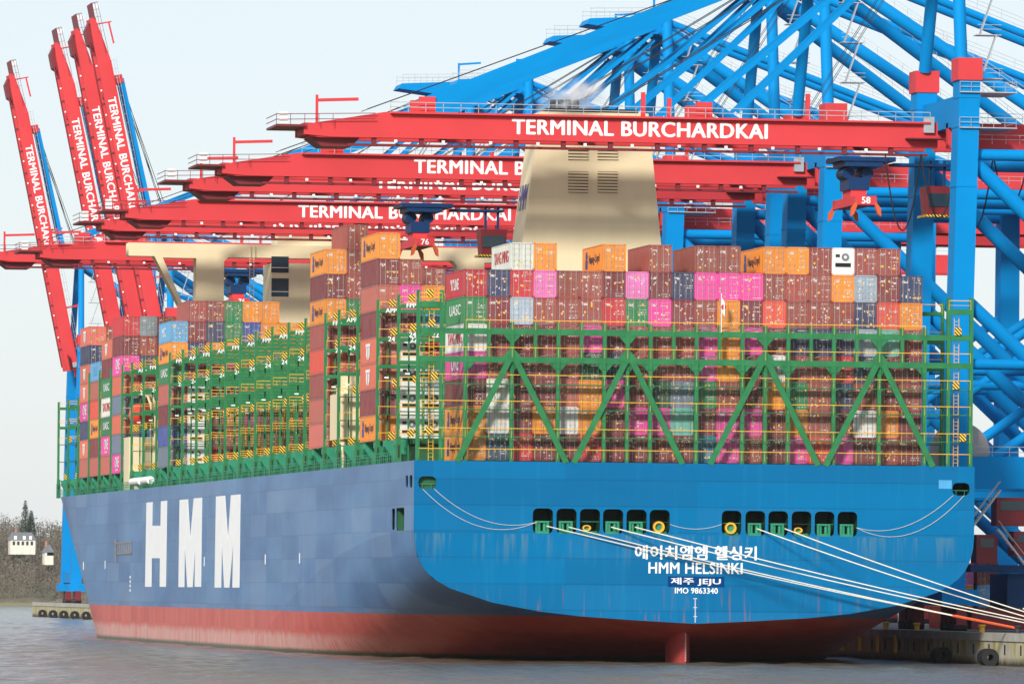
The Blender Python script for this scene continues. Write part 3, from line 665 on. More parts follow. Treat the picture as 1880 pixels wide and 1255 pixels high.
RF_HUB = MB().tube((0,-.05,0),(0,0,0),.16,12).mesh('fan_hub', WHITE)
RF_GRILL = MB().box(-.85,.85,-.02,.03,0,.42).mesh('condenser_grille', BLACK)
RF_BOX = MB().box(-.22,.22,-.04,.03,0,.3).mesh('control_box', DARK)
C = {'m': lin(128,50,56), 'b': lin(158,76,66), 'o': lin(238,146,42), 'p': lin(232,72,160), 'q': lin(234,120,190), 'r': lin(200,44,56), 'R': lin(222,82,64),
     'g': lin(32,128,74), 'G': lin(24,84,58), 'n': lin(52,64,98), 'u': lin(64,88,160), 'l': lin(96,170,218), 'w': lin(232,230,224), 'y': lin(150,168,182),
     'a': lin(168,188,206), 't': lin(24,120,150), 'k': lin(110,190,172), 's': lin(196,104,90), 'e': lin(112,128,150), 'T': lin(222,110,84), 'd': lin(46,78,104), 'x': None}
NAMES = {'m': 'maroon', 'b': 'brown', 'o': 'orange', 'p': 'hot pink', 'q': 'light pink', 'r': 'red', 'R': 'orange red', 'g': 'green', 'G': 'dark green', 'n': 'navy', 'u': 'blue',
         'l': 'sky blue', 'w': 'white', 'y': 'grey blue', 'a': 'pale grey', 't': 'teal', 'k': 'mint', 's': 'salmon brown', 'e': 'slate', 'T': 'salmon orange', 'd': 'dark teal', 'x': 'white refrigerated'}
ORD = ['bottom', 'second', 'third', 'fourth', 'fifth', 'sixth', 'seventh', 'eighth', 'ninth']
LOGOS = {'hapag': [('Hapag-Lloyd', 1.15, 1.9, 6.4, .85, LBLK)], 'uasc': [('UASC', 1.15, 2.0, 7.4, 1.0, WHITE)], 'one': [('ONE', 1.6, 3.0, 5.0, .9, WHITE), ('LINE', .3, 4.2, 3.0, .4, WHITE)],
         'kline': [('"K"LINE', 1.2, 3.4, 5.4, .85, WHITE)], 'ym': [('YANG MING', 1.3, 1.2, 9.2, .85, LRED)], 'tex': [], 'msc': [('MSC', 1.3, 4, 4.5, .8, WHITE)], 'sq': None}
def container(col, x, y, z, hs, label, group, logo=None):
    t = thing('shipping_container', label, 'container', (x, y, z), group); t.scale = (1, 1, hs/CH)
    c = C[col] or C['w']; v = random.uniform(.86, 1.1); rgba = tuple(min(1, k*v*random.uniform(.96, 1.04)) for k in c[:3])+(1,)
    def part(n, me, loc=(0,0,0)): p = put(n, me, t, loc); p.color = rgba; return p
    part('container_body', BODY)
    if col == 'x':
        p = put('machinery_panel', RF_PANEL, t); put('fan', RF_FAN, p, (.25, 0, 1.9)); put('fan_hub', RF_HUB, p, (.25, 0, 1.9)); put('condenser_grille', RF_GRILL, p, (0, 0, .85)); put('control_box', RF_BOX, p, (-.6, 0, 1.9))
    else:
        for k, D in enumerate(DOORS):
            d = part('door', D)
            for xr in ((-.88, -.34) if k == 0 else (.34, .88)): put('locking_rod', ROD, d, (xr, .0, 0))
    if logo == 'tex':
        m = MB(); X0 = -CW/2-.07
        for q in ([(8,2.3),(4.6,2.3),(4.6,1.95),(8,1.95)], [(7.6,1.9),(6.5,1.9),(6.5,.5),(6.9,.5),(7.6,1.0)], [(6.1,1.9),(5,1.9),(5,1.0),(5.7,.5),(6.1,.5)]): m.poly([(X0, a_, b_) for a_, b_ in q])
        m.build('emblem', WHITE, t, kind='stuff')
    if logo and LOGOS.get(logo):
        for s, h, y0, wd, zc, mt in LOGOS[logo]:
            put('letters', text(s, h, mt, .02, wd), t, (-CW/2-.06, y0+wd, zc), FACE_PORT)
        if logo == 'hapag': MB().box(-CW/2-.075,-CW/2-.05,9.0,10.3,.6,1.5).build('emblem', LBLUE, t); MB().tube((-CW/2-.075,9.65,1.95),(-CW/2-.05,9.65,1.95),.5,10).build('emblem', LBLUE, t)
    if logo == 'sq': MB().box(-CW/2-.07,-CW/2-.05,3.5,8.5,.9,2.2).build('emblem', LTBLUE, t)
    return t
RX = lambda r: -28.75+2.5*r
STERN = ['obdrmmrmmmmtpbmpRpmbm', '']
tiers = ['odrmmrmmmmtpbmpRpmbm',
         'owmowompppkmppmobmwom'[:1]+'wmowompp'+'k'+'mppmobmwom',
         'mwmmsopmGegbmogbnbmb',
         'pbmbbGnbbbpomwbbrnmm',
         'wmmmbpmbbbpopmnnnykb',
         'gmabbbrgpmbomRbbbnRo',
         'rnrqbbmqmnpppbbboymn',
         '..wo..o.b.bb.oobxbb.']
LG0 = {0: 'hapag', 1: 'hapag', 3: 'one', 4: 'ym', 5: 'uasc', 6: 'kline'}; LG8 = {2: 'ym', 6: 'hapag', 13: 'hapag'}
COUNT = ['port edge', 'second', 'third', 'fourth', 'fifth', 'sixth', 'seventh', 'eighth', 'ninth', 'tenth', 'eleventh', 'twelfth', 'thirteenth', 'fourteenth', 'fifteenth', 'sixteenth', 'seventeenth', 'eighteenth', 'nineteenth', 'twentieth']
for ti, row in enumerate(tiers):
    for c_i, ch in enumerate(row[:20]):
        if ch == '.': continue
        logo = LG0.get(ti) if c_i == 0 and ti < 7 else (LG8.get(c_i) if ti == 7 else None)
        lab = f'{NAMES[ch]} container at the stern, {ORD[ti]} tier, ' + (f'stack at the port edge' if c_i == 0 else f'{COUNT[c_i]} stack counted from port')
        container(ch, RX(c_i+2), 1.75, DK+.12+ti*2.905, 2.896, lab, 'containers stacked at the stern', logo)
def stack(bay, place, r, cols, base, h, logos={}):
    y0 = BR[bay]+1.55
    for i, ch in enumerate(cols):
        if ch == '.': continue
        rowtxt = 'outer port stack' if r == 0 else f'{COUNT[r]} stack from port'
        container(ch, RX(r), y0, base+i*h, h-.012, f'{NAMES[ch]} container {place}, {rowtxt}, {ORD[i]} tier', 'containers '+place, logos.get(i))
P2 = 'just forward of the stern'; P5 = 'beside the cream deck crane'; P15 = 'aft of the wheelhouse'; PF = 'forward of the lifeboat'
stack(2, P2, 0, 'omTTmsmo', 24.05, 2.87, {0: 'hapag', 2: 'tex', 3: 'tex', 7: 'hapag'})
stack(2, P2, 1, 'xxxxmpb', 24.05, 2.87); stack(2, P2, 2, 'xxyrlo', 24.05, 2.87); stack(3, 'between funnel and stern', 3, '.....ob', 24.05, 2.83)
stack(5, P5, 0, 'ssbRbomo', 24.05, 2.87, {5: 'hapag', 7: 'hapag'}); stack(5, P5, 1, '...bmgbbb', 24.05, 2.87)
stack(15, P15, 0, 'eumsgol', 24.05, 2.83, {4: 'uasc', 5: 'hapag', 6: 'msc'})
for r, cols in enumerate(('xxxxmnmb', 'rmbmsonb', 'bsompogg', 'mopbRouo', 'obmrpooo', 'mbomRoo', 'bmrbmoo', 'obmbmoR', 'mbobrmb')): stack(15, P15, r+1, cols, 24.05, 2.83)
stack(19, PF, 0, 'peTeTpmr', 24.0, 2.82, {0: 'one', 5: 'one'}); stack(19, PF, 1, '...mbnby', 24.0, 2.82); stack(19, PF, 2, '....mbmb', 24.0, 2.82); stack(19, PF, 3, '......bR', 24.0, 2.82)
stack(20, 'in the second bay past the lifeboat', 0, 'spgwgmT', 24.0, 2.82, {1: 'one', 2: 'uasc', 3: 'ym', 4: 'uasc', 6: 'tex'})
stack(21, 'in the third bay past the lifeboat', 0, 'smoRsl', 24.0, 2.82, {2: 'hapag', 5: 'sq'})
stack(22, 'in the fourth bay past the lifeboat', 0, 'sTnpTTnT', 24.0, 2.82, {1: 'tex', 3: 'one', 4: 'tex', 5: 'tex', 7: 'tex'}); stack(22, 'in the fourth bay past the lifeboat', 1, '....mnbb', 24.0, 2.82)

# ---------------------------------------------------------------- gantry cranes
HX, HZ = 36.3, 59.8                        # boom hinge
def make_crane(yc, raised, zs, extras, label, trolley_x=None, num='58'):
    c = thing('gantry_crane', label, 'crane', (0, yc, QZ), 'quay gantry cranes'); c.scale = (1, 1, zs)
    Z = lambda z: z-QZ
    V = lambda x, y, z: (x, y, z-QZ)
    H2 = 10.75
    for s in (-1, 1):
        y = s*H2
        m = tapered(35.5,37.9,y-1.6,y+1.6,Z(8), 36.8,39.2,y-1.6,y+1.6,Z(65.6)); leg = m.build('waterside_leg', BLUE, c)
        MB().box(36.6,39.4,y-1.75,y+1.75,Z(65.5),Z(68)).build('leg_cap', RED, leg)
        for zz in (53.5, 60.2, 63.5):
            MB().box(36.72-(65-zz)*.0226, 39.28-(65-zz)*.0226, y-1.66, y+1.66, Z(zz), Z(zz+.25)).build('flange', BLUE, leg)
        tapered(71.6,74.4,y-1.6,y+1.6,Z(8), 71.8,74.2,y-1.6,y+1.6,Z(62)).build('landside_leg', BLUE, c)
        MB().tube(V(37.7,s*9.2,67.9), V(38.2,s*3.2,88), .72, 14).build('mast_column', BLUE, c, smooth=True)
        MB().tube(V(37.4,s*3.4,86), V(72.8,s*9.5,62), .8, 12).build('back_stay', BLUE, c, smooth=True)
        MB().tube(V(37.2,s*3,87.5), V(104,s*3.5,63), .5, 10).build('rear_tie', BLUE, c, smooth=True)
        m = MB()
        for (xa, ya, za), (xb, yb_, zb_) in (((39,s*3.6,86.2),(71,s*9.3,64.4)), ((39,s*3,88),(102,s*3.5,64.8)), ((39.5,y,58.6),(71.5,y,58.6))):
            for h_ in (.4, .9): m.beam(V(xa,ya+.5,za+h_),V(xb,yb_+.5,zb_+h_),.04,.05)
            for i_ in range(21): t_ = i_/20; m.beam(V(xa+(xb-xa)*t_,ya+(yb_-ya)*t_+.5,za+(zb_-za)*t_-.1),V(xa+(xb-xa)*t_,ya+(yb_-ya)*t_+.5,za+(zb_-za)*t_+.9),.04,.04)
        m.build('tube_railing', GREY, c, kind='stuff')
        m = MB()
        for q_ in (-.3, .3): m.beam(V(36.3,y+q_+1.9,12),V(37.4,y+q_+1.9,65),.05,.05)
        for i_ in range(66): m.beam(V(36.3+i_*.0166,y+1.6,12.2+i_*.8),V(36.3+i_*.0166,y+2.2,12.2+i_*.8),.04,.04)
        m.build('leg_ladder', GREY, c, kind='stuff')
        MB().tube(V(39,y,57.2), V(72,y,57.2), .65, 12).build('upper_tie', BLUE, c, smooth=True)
        MB().tube(V(39,y,56.2), V(72,y,25.5), .85, 12).build('diagonal', BLUE, c, smooth=True)
        MB().tube(V(38.4,y,40.5), V(72,y,10.5), .8, 12).build('diagonal', BLUE, c, smooth=True)
        MB().tube(V(38,y,33.6), V(72,y,33.6), .6, 12).build('middle_tie', BLUE, c, smooth=True)
        MB().tube(V(37.8,y,20.5), V(72,y,44), .6, 12).build('diagonal', BLUE, c, smooth=True)
        MB().box(38,72,y-1.1,y+1.1,Z(19.6),Z(23.2)).build('portal_beam', BLUE, c)
        MB().box(34.8,39,y-3.5,y+3.5,Z(6.4),Z(8.2)).build('equaliser', BLUE, c)
        for k in range(2):
            for q in (-2.2, 2.2):
                xx = 37 if k == 0 else 73
                bg_ = MB().box(xx-.6,xx+.6,y+q-1.7,y+q+1.7,Z(4.2),Z(6.5)).build('bogie', DRED, c)
                for wv in (-.9, .9): MB().tube(V(xx-.75,y+q+wv,4.1),V(xx+.75,y+q+wv,4.1),.52,12).build('wheel', DARK, bg_)
        MB().box(70.5,75.5,y-3.5,y+3.5,Z(6.4),Z(8.2)).build('equaliser', BLUE, c)
    MB().box(35.9,38.3,-H2+1.7,H2-1.7,Z(8.4),Z(11)).build('sill_beam', BLUE, c); MB().box(72,74,-H2+1.7,H2-1.7,Z(8.4),Z(11)).build('sill_beam', BLUE, c)
    MB().box(37.5,39.4,-H2+1.7,H2-1.7,Z(60.6),Z(64)).build('cross_beam', BLUE, c)
    MB().box(72,74,-H2+1.7,H2-1.7,Z(58),Z(62)).build('cross_beam', BLUE, c)
    apex = MB().prism([(27,Z(86.6)),(36,Z(85.4)),(39,Z(85.4)),(39,Z(88)),(27.5,Z(87.4))], -3.2, 3.2).build('apex_head', BLUE, c)
    m = MB()
    for s in (-1, 1):
        for z in (.6, 1.2): m.beam(V(27.5,s*3.2,87.6+z),V(39,s*3.2,87.9+z),.06,.07)
        for i in range(7): m.beam(V(27.6+i*1.9,s*3.2,87.5),V(27.6+i*1.9,s*3.2,88.9),.05,.05)
    m.build('apex_railing', GREY, apex)
    MB().beam(V(37,0,88),V(37,0,91),.28,.28).beam(V(37,0,90.8),V(40.5,0,91.1),.25,.3).build('service_jib', BLUE, apex)
    # ladder tower and platforms beside the mast
    m = MB()
    for i, z in enumerate((66, 71, 76, 81)):
        m.beam(V(40.3,-8+i*.9,z),V(42,-8+i*.9,z+5),.7,.12); m.box(39.8,42.6,-9+i*.9,-7+i*.9,Z(z)-.1,Z(z))
        for zz in (.6,1.1): m.beam(V(39.8,-9+i*.9,z+zz),V(42.6,-9+i*.9,z+zz),.05,.06)
    m.build('stairs', GREY, c, kind='stuff')
    m = MB()
    for z in (60.2, 64.2):
        m.box(39.9,43.4,-11.5,-5,Z(z)-.12,Z(z))
        for zz in (.55,1.1):
            m.beam(V(43.4,-11.5,z+zz),V(43.4,-5,z+zz),.05,.06); m.beam(V(36.8,-12.6,z+zz),V(43.4,-12.6,z+zz),.05,.06)
        for i in range(6): m.beam(V(36.8+i*1.3,-12.6,z),V(36.8+i*1.3,-12.6,z+1.1),.05,.05)
        m.box(36.8,43.4,-12.7,-11.5,Z(z)-.12,Z(z))
    m.build('platform', GREY, c, kind='stuff')
    # rear girder and machinery house
    for s in (-1, 1): MB().box(HX+1.2,108,s*3.2-.5,s*3.2+.5,Z(58.3),Z(61.2)).build('rear_girder', RED, c)
    MB().box(74,92,-4.5,4.5,Z(61.3),Z(66.5)).build('machinery_house', RED, c)
    m = MB()
    for z in (61.8,62.3): m.beam(V(40,-4.4,z),V(106,-4.4,z),.05,.06)
    for i in range(34): m.beam(V(40+i*2,-4.4,61.2),V(40+i*2,-4.4,62.3),.05,.05)
    m.build('girder_railing', GREY, c)
    # boom: origin at the hinge, reaches to -X
    B0 = MB(); L = 72.7
    Bz = lambda z: z-HZ
    def girder(s):
        prof = [(0,-1.5),(0,1.4),(-63.5,1.4),(-L,-.15),(-L,-1.25),(-L+3,-1.5)]
        return [(x, z) for x, z in prof]
    B0.prism(girder(-1), -3.7, -2.7)
    boom = B0.build('boom', RED, c, V(HX, 0, HZ))
    MB().prism(girder(1), 2.7, 3.7).build('boom_girder', RED, boom)
    for x in (-L+.6, -56, -40, -24, -8): MB().box(x-.5,x+.5,-2.68,2.68,-1.2,-.2 if x > -L+2 else .1).build('cross_tie', RED, boom)
    m = MB().beam((-L+5,-3.0,-2.3),(-1,-3.0,-2.3),.3,.3)
    for i in range(12): m.box(-L+8+i*5.4-.25,-L+8+i*5.4+.25,-3.4,-2.8,-2.4,-1.45)
    m.build('trolley_rail', DRED, boom)
    for i in range(11): MB().box(-L+10.4+i*5.4-.16,-L+10.4+i*5.4+.16,-3.75,-3.45,-2.0,-1.7).build('floodlight', WHITE, boom)
    me = text('TERMINAL BURCHARDKAI', 1.76, WHITE, .034, 29.4)
    put('letters', me, boom, (-12.8-HX-(6 if raised else 0), -3.72, 59.0-HZ-.05), FACE_AFT)
    m = MB()
    for z in (.55,1.1): m.beam((-63,-4.2,1.4+z),(-1,-4.2,1.4+z),.06,.08)
    for i in range(32): m.beam((-63+i*2,-4.2,1.2),(-63+i*2,-4.2,2.5),.06,.06)
    MB().box(-63,-1,-4.4,-3.72,1.2,1.42).build('boom_walkway', RED, boom)
    m.build('boom_railing', GREY, boom)
    m = MB().box(-L-3.2,-L+.1,-4.2,4.2,-.45,-.2)
    for z in (.5,1.1): m.beam((-L-3.2,-4.2,-.2+z),(-L+8,-4.2,-.2+z+.3),.06,.08).beam((-L-3.2,-4.2,-.2+z),(-L-3.2,4.2,-.2+z),.06,.08)
    for i in range(5): m.beam((-L-3.2+i*1.6,-4.2,-.3),(-L-3.2+i*1.6,-4.2,1),.06,.06)
    m.build('tip_platform', DRED, boom)
    MB().box(-L-2.8,-L-1.9,-4.0,-3.8,-.1,1.2).build('tip_sign', WHITE, boom)
    MB().beam((-L+1.5,-3.2,-.2),(-L+1.5,-3.2,3.2),.28,.28).beam((-L+1.5,-3.2,2.6),(-L+6.2,-3.2,2.8),.25,.35).build('tip_jib', RED, boom)
    MB().prism([(-L+.8,-1.5),(-L+6.5,-1.5),(-L+5.5,-2.5),(-L+2.2,-2.5)],-2.5,2.5).build('buffer_frame', DRED, boom)
    for x in (-22.4-HX, 9.3-HX):
        for s in (-1, 1): MB().box(x-.9,x+.9,s*3.2-.45,s*3.2+.45,1.4,3.2).build('stay_lug', RED, boom)
    for x, h in ((-34,2.8),(-31,2.2),(-15,3.0)): MB().beam((x,-3.2,1.35),(x,-3.2,1.4+h),.45,.45).build('rest_post', RED, boom)
    m = MB()
    for i in range(9): m.beam((-L+8.5+.0*i,-4.1+.0,1.4),(-L+8.5,-4.1,1.4),.01,.01)
    MB().box(-3.8,.6,-5.2,-3.72,-.6,-.45).build('hinge_platform', DRED, boom)
    MB().box(-1.7,-.5,-4.2,-3.75,.2,2.0).build('hinge_cabinet', GREY, boom)
    A = Vector((36.2,0,86.2))
    if not raised:
        for s in (-1, 1):
            MB().beam(V(36.4,s*3.2,86.4), V(-22.4,s*3.2,62.6), .4, 1.0).build('fore_stay', BLUE, c)
            MB().beam(V(36.2,s*3.0,85.4), V(9.3,s*3.0,62.6), .35, .5).build('inner_stay', BLUE, c)
            MB().beam(V(36.6,s*2.4,84.6), V(13.3,s*2.4,62), .3, .45).build('inner_stay', BLUE, c)
        m = MB()
        for q in (-1, 1): m.tube(V(36.8,q,87.8),V(-21,q,63.2),.045,5)
        for q in (-2.8, -1.6, 1.6, 2.8):
            for xx, zz in ((-29, 61.6), (-2, 62), (22, 62)): m.tube(V(37.4,q,86.6),V(xx,q,zz),.035,4)
        m.build('hoist_cables', DARK, c, kind='stuff')
    else:
        ang = math.radians(78.5); boom.rotation_euler = (0, ang, 0)
        R = Matrix.Rotation(ang, 4, 'Y')
        def bp(x, y, z): v = R @ Vector((x, y, z)); return Vector((HX+v.x, v.y, Z(HZ)+v.z))
        for s in (-1, 1):
            MB().beam(bp(-58.7, s*3.2, 3.0), bp(-28, s*3.2, 3.6), .5, .9).build('fore_stay', BLUE, c)
            MB().beam(bp(-28, s*3.2, 3.6), V(36.2, s*3.2, 86.4), .4, .8).build('fore_stay', BLUE, c)
        m = MB()
        for q in (-1, 1): m.tube(bp(-58.7,q,3.2),V(37.5,q,88),.07,5).tube(bp(-56,q*2,3.2),V(38.2,q*2,88),.07,5)
        m.build('hoist_cables', DARK, c, kind='stuff')
    if trolley_x is not None:
        tx = trolley_x
        MB().box(tx-2.6,tx+4,-3.6,3.6,Z(56.7),Z(57.2)).box(tx-1.8,tx+2.6,-3.4,3.4,Z(56.1),Z(56.8)).build('trolley', DBLUE, c)
        hbk = MB().box(tx-1.2,tx+1.2,-2.4,2.4,Z(53.5),Z(54.9)).build('head_block', DBLUE, c)
        for q in (-1, 1): MB().tube(V(tx+q*1.1,-1.8,55.4),V(tx+q*1.1,1.8,55.4),.7,14).build('sheave', DBLUE, hbk)
        spr = MB().box(tx-1.25,tx+1.25,-6.1,6.1,Z(51.6),Z(52.6)).box(tx-.9,tx+.9,-2.2,2.2,Z(52.5),Z(53.5)).build('spreader', RED, c)
        for q in (-1, 1):
            for g in (-1, 1): MB().prism([(tx+g*1.1,Z(52)),(tx+g*1.7,Z(51.2)),(tx+g*1.75,Z(50.3)),(tx+g*1.4,Z(50.5)),(tx+g*1.0,Z(51.6))], q*6.0-.3, q*6.0+.3).build('flipper', ORANGE, spr)
        put('letters', text(num, .75, WHITE, .03), spr, (tx-.5, -6.12, Z(51.75)), FACE_AFT)
        m = MB()
        for xx in (tx-1,tx+1):
            for q in (-1.5,1.5): m.tube(V(xx,q,55.2),V(xx,q,57),.06,5)
        m.build('hoist_ropes', DARK, c, kind='stuff')
        cx = tx+9.3
        cab = tapered(cx-1.5,cx+1.5,-3.2,-.2,Z(50.8), cx-1.7,cx+1.7,-3.5,.1,Z(54)).build('operator_cab', DRED, c)
        MB().box(cx-1.4,cx+1.4,-3.44,-3.36,Z(51.7),Z(53.2)).build('window', GLASS, cab)
        MB().box(cx-1.9,cx+1.9,-3.7,.2,Z(50.5),Z(50.75)).build('cab_step', HAZ, cab)
        MB().beam(V(cx-.8,-1.6,54),V(cx-.8,-1.6,57),.3,.3).beam(V(cx+.8,-1.6,54),V(cx+.8,-1.6,57),.3,.3).box(tx+4,cx+1.5,-2.4,.2,Z(56.3),Z(56.6)).build('cab_hanger', DBLUE, cab)
    if extras:
        for i in range(7):
            x0 = 30+i*4.2; d = random.uniform(5, 9)
            MB().path([V(x0+t*4.2, -4.6, 57.5-d*4*t*(1-t)) for t in [j/10 for j in range(11)]], .09, 5).build('festoon_cable', BLACK, c)
        MB().tube(V(37.9,-9.2,23.6),V(37.9,-8.9,23.6),3.5,36).build('cable_reel', mat('reel_grey', lin(168,160,154), .6), c)
        m = MB()
        for z in (23.7,24.3): m.beam(V(39,-12,z),V(72,-12,z),.06,.07)
        for i in range(17): m.beam(V(39+2*i,-12,23.2),V(39+2*i,-12,24.3),.05,.05)
        m.build('portal_railing', GREY, c)
        # machinery, cabins and stairs below the portal
        MB().box(38.5,60,-12.5,-8,Z(10.2),Z(11)).build('service_deck', DBLUE, c)
        for x0, x1, z0, z1 in ((39.2,41.6,11.2,14.4),(41.5,46.5,15.4,18.6),(43.5,50,12.0,14.8),(48,56,15.2,19)):
            hs = MB().box(x0,x1,-12.3,-9.5,Z(z0),Z(z1)).build('machine_cabin', DRED, c)
            MB().box(x0+.4,x1-.4,-12.36,-12.29,Z(z0)+(z1-z0)*.55,Z(z1)-.4).build('window', GLASS, hs)
        for (x0, z0, x1, z1) in ((38.6,15.2,41.8,19.4),(41.6,15,44.8,11)):
            m = MB()
            for yv in (-12.8, -12.0): m.beam(V(x0,yv,z0),V(x1,yv,z1),.1,.2).beam(V(x0,yv,z0+1),V(x1,yv,z1+1),.06,.07)
            for i in range(13): t = i/12; m.box(x0+(x1-x0)*t-.15,x0+(x1-x0)*t+.15,-12.75,-12.05,Z(z0+(z1-z0)*t)-.03,Z(z0+(z1-z0)*t)+.03)
            m.build('stairs', GREY, c)
        MB().box(43,60,-11.5,-3,Z(6.2),Z(10)).build('drive_housing', DBLUE, c); MB().box(39,47,-11,-4,Z(QZ+.2),Z(6)).build('bogie_guard', DRED, c)
    return c
LOWN = [('nearest the stern, spanning before the cream funnel', 47.7, 27.5), ('second along the quay from the stern', 119, None), ('third along the quay, its blue trolley over the deck', 151, -6.7),
        ('fourth along the quay from the stern', 221, None), ('fifth along the quay from the stern', 250, None), ('sixth along the quay, boom behind the wheelhouse', 333, -6), ('seventh along the quay, boom over the bow', 367, None)]
for i, (lb_, yy, tx) in enumerate(LOWN):
    make_crane(yy, False, (1, .992, .989, .985, .982, .976, .995)[i], i < 1, f'blue crane with lowered red boom, {lb_}', tx, '58' if i == 0 else '76').location.x = -3.5 if i == 6 else 0
for lb_, yy in (('nearest of the four raised ones to the ship', 784), ('second of the four raised ones from the ship', 815), ('third of the four raised ones from the ship', 856), ('at the far quay end', 958)):
    make_crane(yy, True, .985, False, f'blue crane with raised red boom, {lb_}')

# ---------------------------------------------------------------- mooring ropes
def ropeline(p, q, sag, r, mt, name, label, cat, group):
    p, q = Vector(p), Vector(q); m = MB()
    m.path([p.lerp(q, t)-Vector((0,0,sag*4*t*(1-t))) for t in [i/16 for i in range(17)]], r, 6)
    o = m.build(name, mt); tag(o, label, cat, group); return o
starts = [(1003,965),(1044,967),(1122,967),(1166,967),(1390,970),(1441,970)]
ends = [(34.7,-3),(34.7,-3),(34.8,-20),(34.8,-26),(34.8,-26),(34.8,-32)]
names = ['first', 'second', 'third', 'fourth', 'fifth', 'sixth']
for i, (s, e) in enumerate(zip(starts, ends)):
    p = atY(*s, -.1); q = Vector((e[0], e[1], QZ+.55)); d = 'orange tailed' if i < 2 else 'taut'
    o = ropeline(p, q, .35, .062, ROPE, 'mooring_rope', f'{d} white mooring rope, {names[i]} from the port side of the stern openings', 'rope', 'mooring ropes from the stern')
    if i < 2:
        t0 = .86; MB().path([p.lerp(q, t)-Vector((0,0,.35*4*t*(1-t)-.0)) for t in [t0+(1-t0)*k/6 for k in range(7)]], .14, 6).build('rope_tail', ORANGE, o)
for i, (a, b, sg) in enumerate((((776,897),(985,958),2.2), ((797,897),(985,958),1.6), ((1750,909),(1572,968),1.6), ((1770,909),(1572,968),2.4), ((1230,962),(1325,962),.5))):
    ropeline(atY(*a, -.2), atY(*b, -.2), sg, .022, ROPE, 'messenger_line', 'thin pale messenger line hanging across the stern plate' if i < 4 else 'thin pale messenger line between the two rows of stern openings', 'rope', 'messenger lines on the stern')
# yard containers on the quay behind the crane legs
for i, (x, z, ch) in enumerate(((47,0,'R'),(47,1,'o'),(47,2,'q'),(50,0,'m'),(50,1,'l'),(50,2,'b'),(53,0,'n'),(53,1,'o'))):
    container(ch, x, 75, QZ+.02+z*2.6, 2.59, f'{NAMES[ch]} container on the quay behind the crane legs, {ORD[z]} tier, {ORD[(x-47)//3].replace("bottom","first")} stack', 'containers standing on the quay')

# ---------------------------------------------------------------- far bank
HILLM = mat('hill_ground', lin(120, 112, 92), .95, .25, .05)
TW = mat('bare_twigs', lin(116, 108, 96), .95, .35, .08); TW2 = mat('evergreen', lin(70, 92, 74), .95, .3, .1)
hb0 = 1960; nx, ny = 60, 14; m = MB(); hg = {}
def hz(x, t): return 1.0+29*(t**1.15)*(.82+.18*math.sin(x*.013+1)+.08*math.sin(x*.05))*min(1, max(.25, (340-x)/120))
for j in range(ny):
    for i in range(nx):
        x = -900+i*24; t = j/(ny-1); hg[i,j] = len(m.v); m.v.append((x, hb0+t*220, hz(x, t) if j else -.5))
for j in range(ny-1):
    for i in range(nx-1): m.f.append((hg[i,j], hg[i+1,j], hg[i+1,j+1], hg[i,j+1]))
o = m.build('hillside', HILLM, smooth=True); tag(o, 'wooded river bank hillside across the water', kind='structure')
m = MB()
for i in range(2600):
    t = random.random()**.95; x = random.uniform(-20, 190); y = hb0+t*215; z0 = hz(x, t); h = random.uniform(5, 10)
    m.beam((x,y,z0-.5),(x+random.uniform(-.6,.6),y,z0+h*.8),.22,.22)
    for k in range(60):
        a = random.uniform(0, 6.28); rr = random.uniform(.3, 1)*h*.33; zz = z0+h*(.35+.65*random.random()); s_ = random.uniform(.25, .7)
        p = Vector((x+rr*math.cos(a), y+rr*math.sin(a), zz)); u = Vector((random.uniform(-1,1),random.uniform(-1,1),random.uniform(-.2,1)))*s_; v_ = Vector((random.uniform(-1,1),random.uniform(-1,1),random.uniform(-1,1)))*s_*.6
        m.poly([p-u, p+v_, p+u])
sm = MB()
for i in range(260):
    t = random.random(); x = random.uniform(-20, 190); y = hb0+t*210; z0 = hz(x, t); h = random.uniform(2, 5)
    for k in range(70):
        v_ = Vector((random.gauss(0,1),random.gauss(0,1),random.gauss(0,1))).normalized()*random.uniform(.4,1); c0 = Vector((x+v_.x*h*.6,y+v_.y*h*.6,z0+h*.5+v_.z*h*.6)); s_ = random.uniform(.25,.6)
        sm.poly([c0, c0+Vector((random.uniform(-1,1),random.uniform(-1,1),random.uniform(-1,1)))*s_, c0+Vector((random.uniform(-1,1),random.uniform(-1,1),random.uniform(-1,1)))*s_])
o = sm.build('evergreen_scrub', TW2); tag(o, 'grey green evergreen scrub between the bare trees', 'scrub', kind='stuff')
o = m.build('bare_wood', TW); tag(o, 'bare winter wood covering the hillside', 'wood', kind='stuff')
def conifer(px, h, lab):
    p = atY(px, 1000, hb0+170); x = p.x; z0 = hz(x, 170/220)
    t = thing('conifer_tree', lab, 'tree', (x, hb0+170, z0-.5), 'conifers on the hill top')
    MB().tube((0,0,0),(0,0,h),.35,6,.05).build('trunk', mat('bark', lin(70,58,50), .9), t)
    m = MB()
    for i in range(1600):
        q = random.random()**.7; zz = h*(.12+.88*(1-q)); rr = (h-zz)*.24*random.uniform(.3, 1)+.2; a = random.uniform(0, 6.28); s_ = random.uniform(.4, .9)
        c0 = Vector((rr*math.cos(a), rr*math.sin(a), zz)); d = Vector((math.cos(a), math.sin(a), -.4))*s_; e = Vector((-math.sin(a), math.cos(a), 0))*s_*.5
        m.poly([c0-e, c0+d, c0+e])
    m.build('crown', TW2, t)
conifer(46, 21, 'tallest dark conifer on the hill top above the white house'); conifer(57, 17, 'shorter dark conifer beside the tallest one on the hill top')
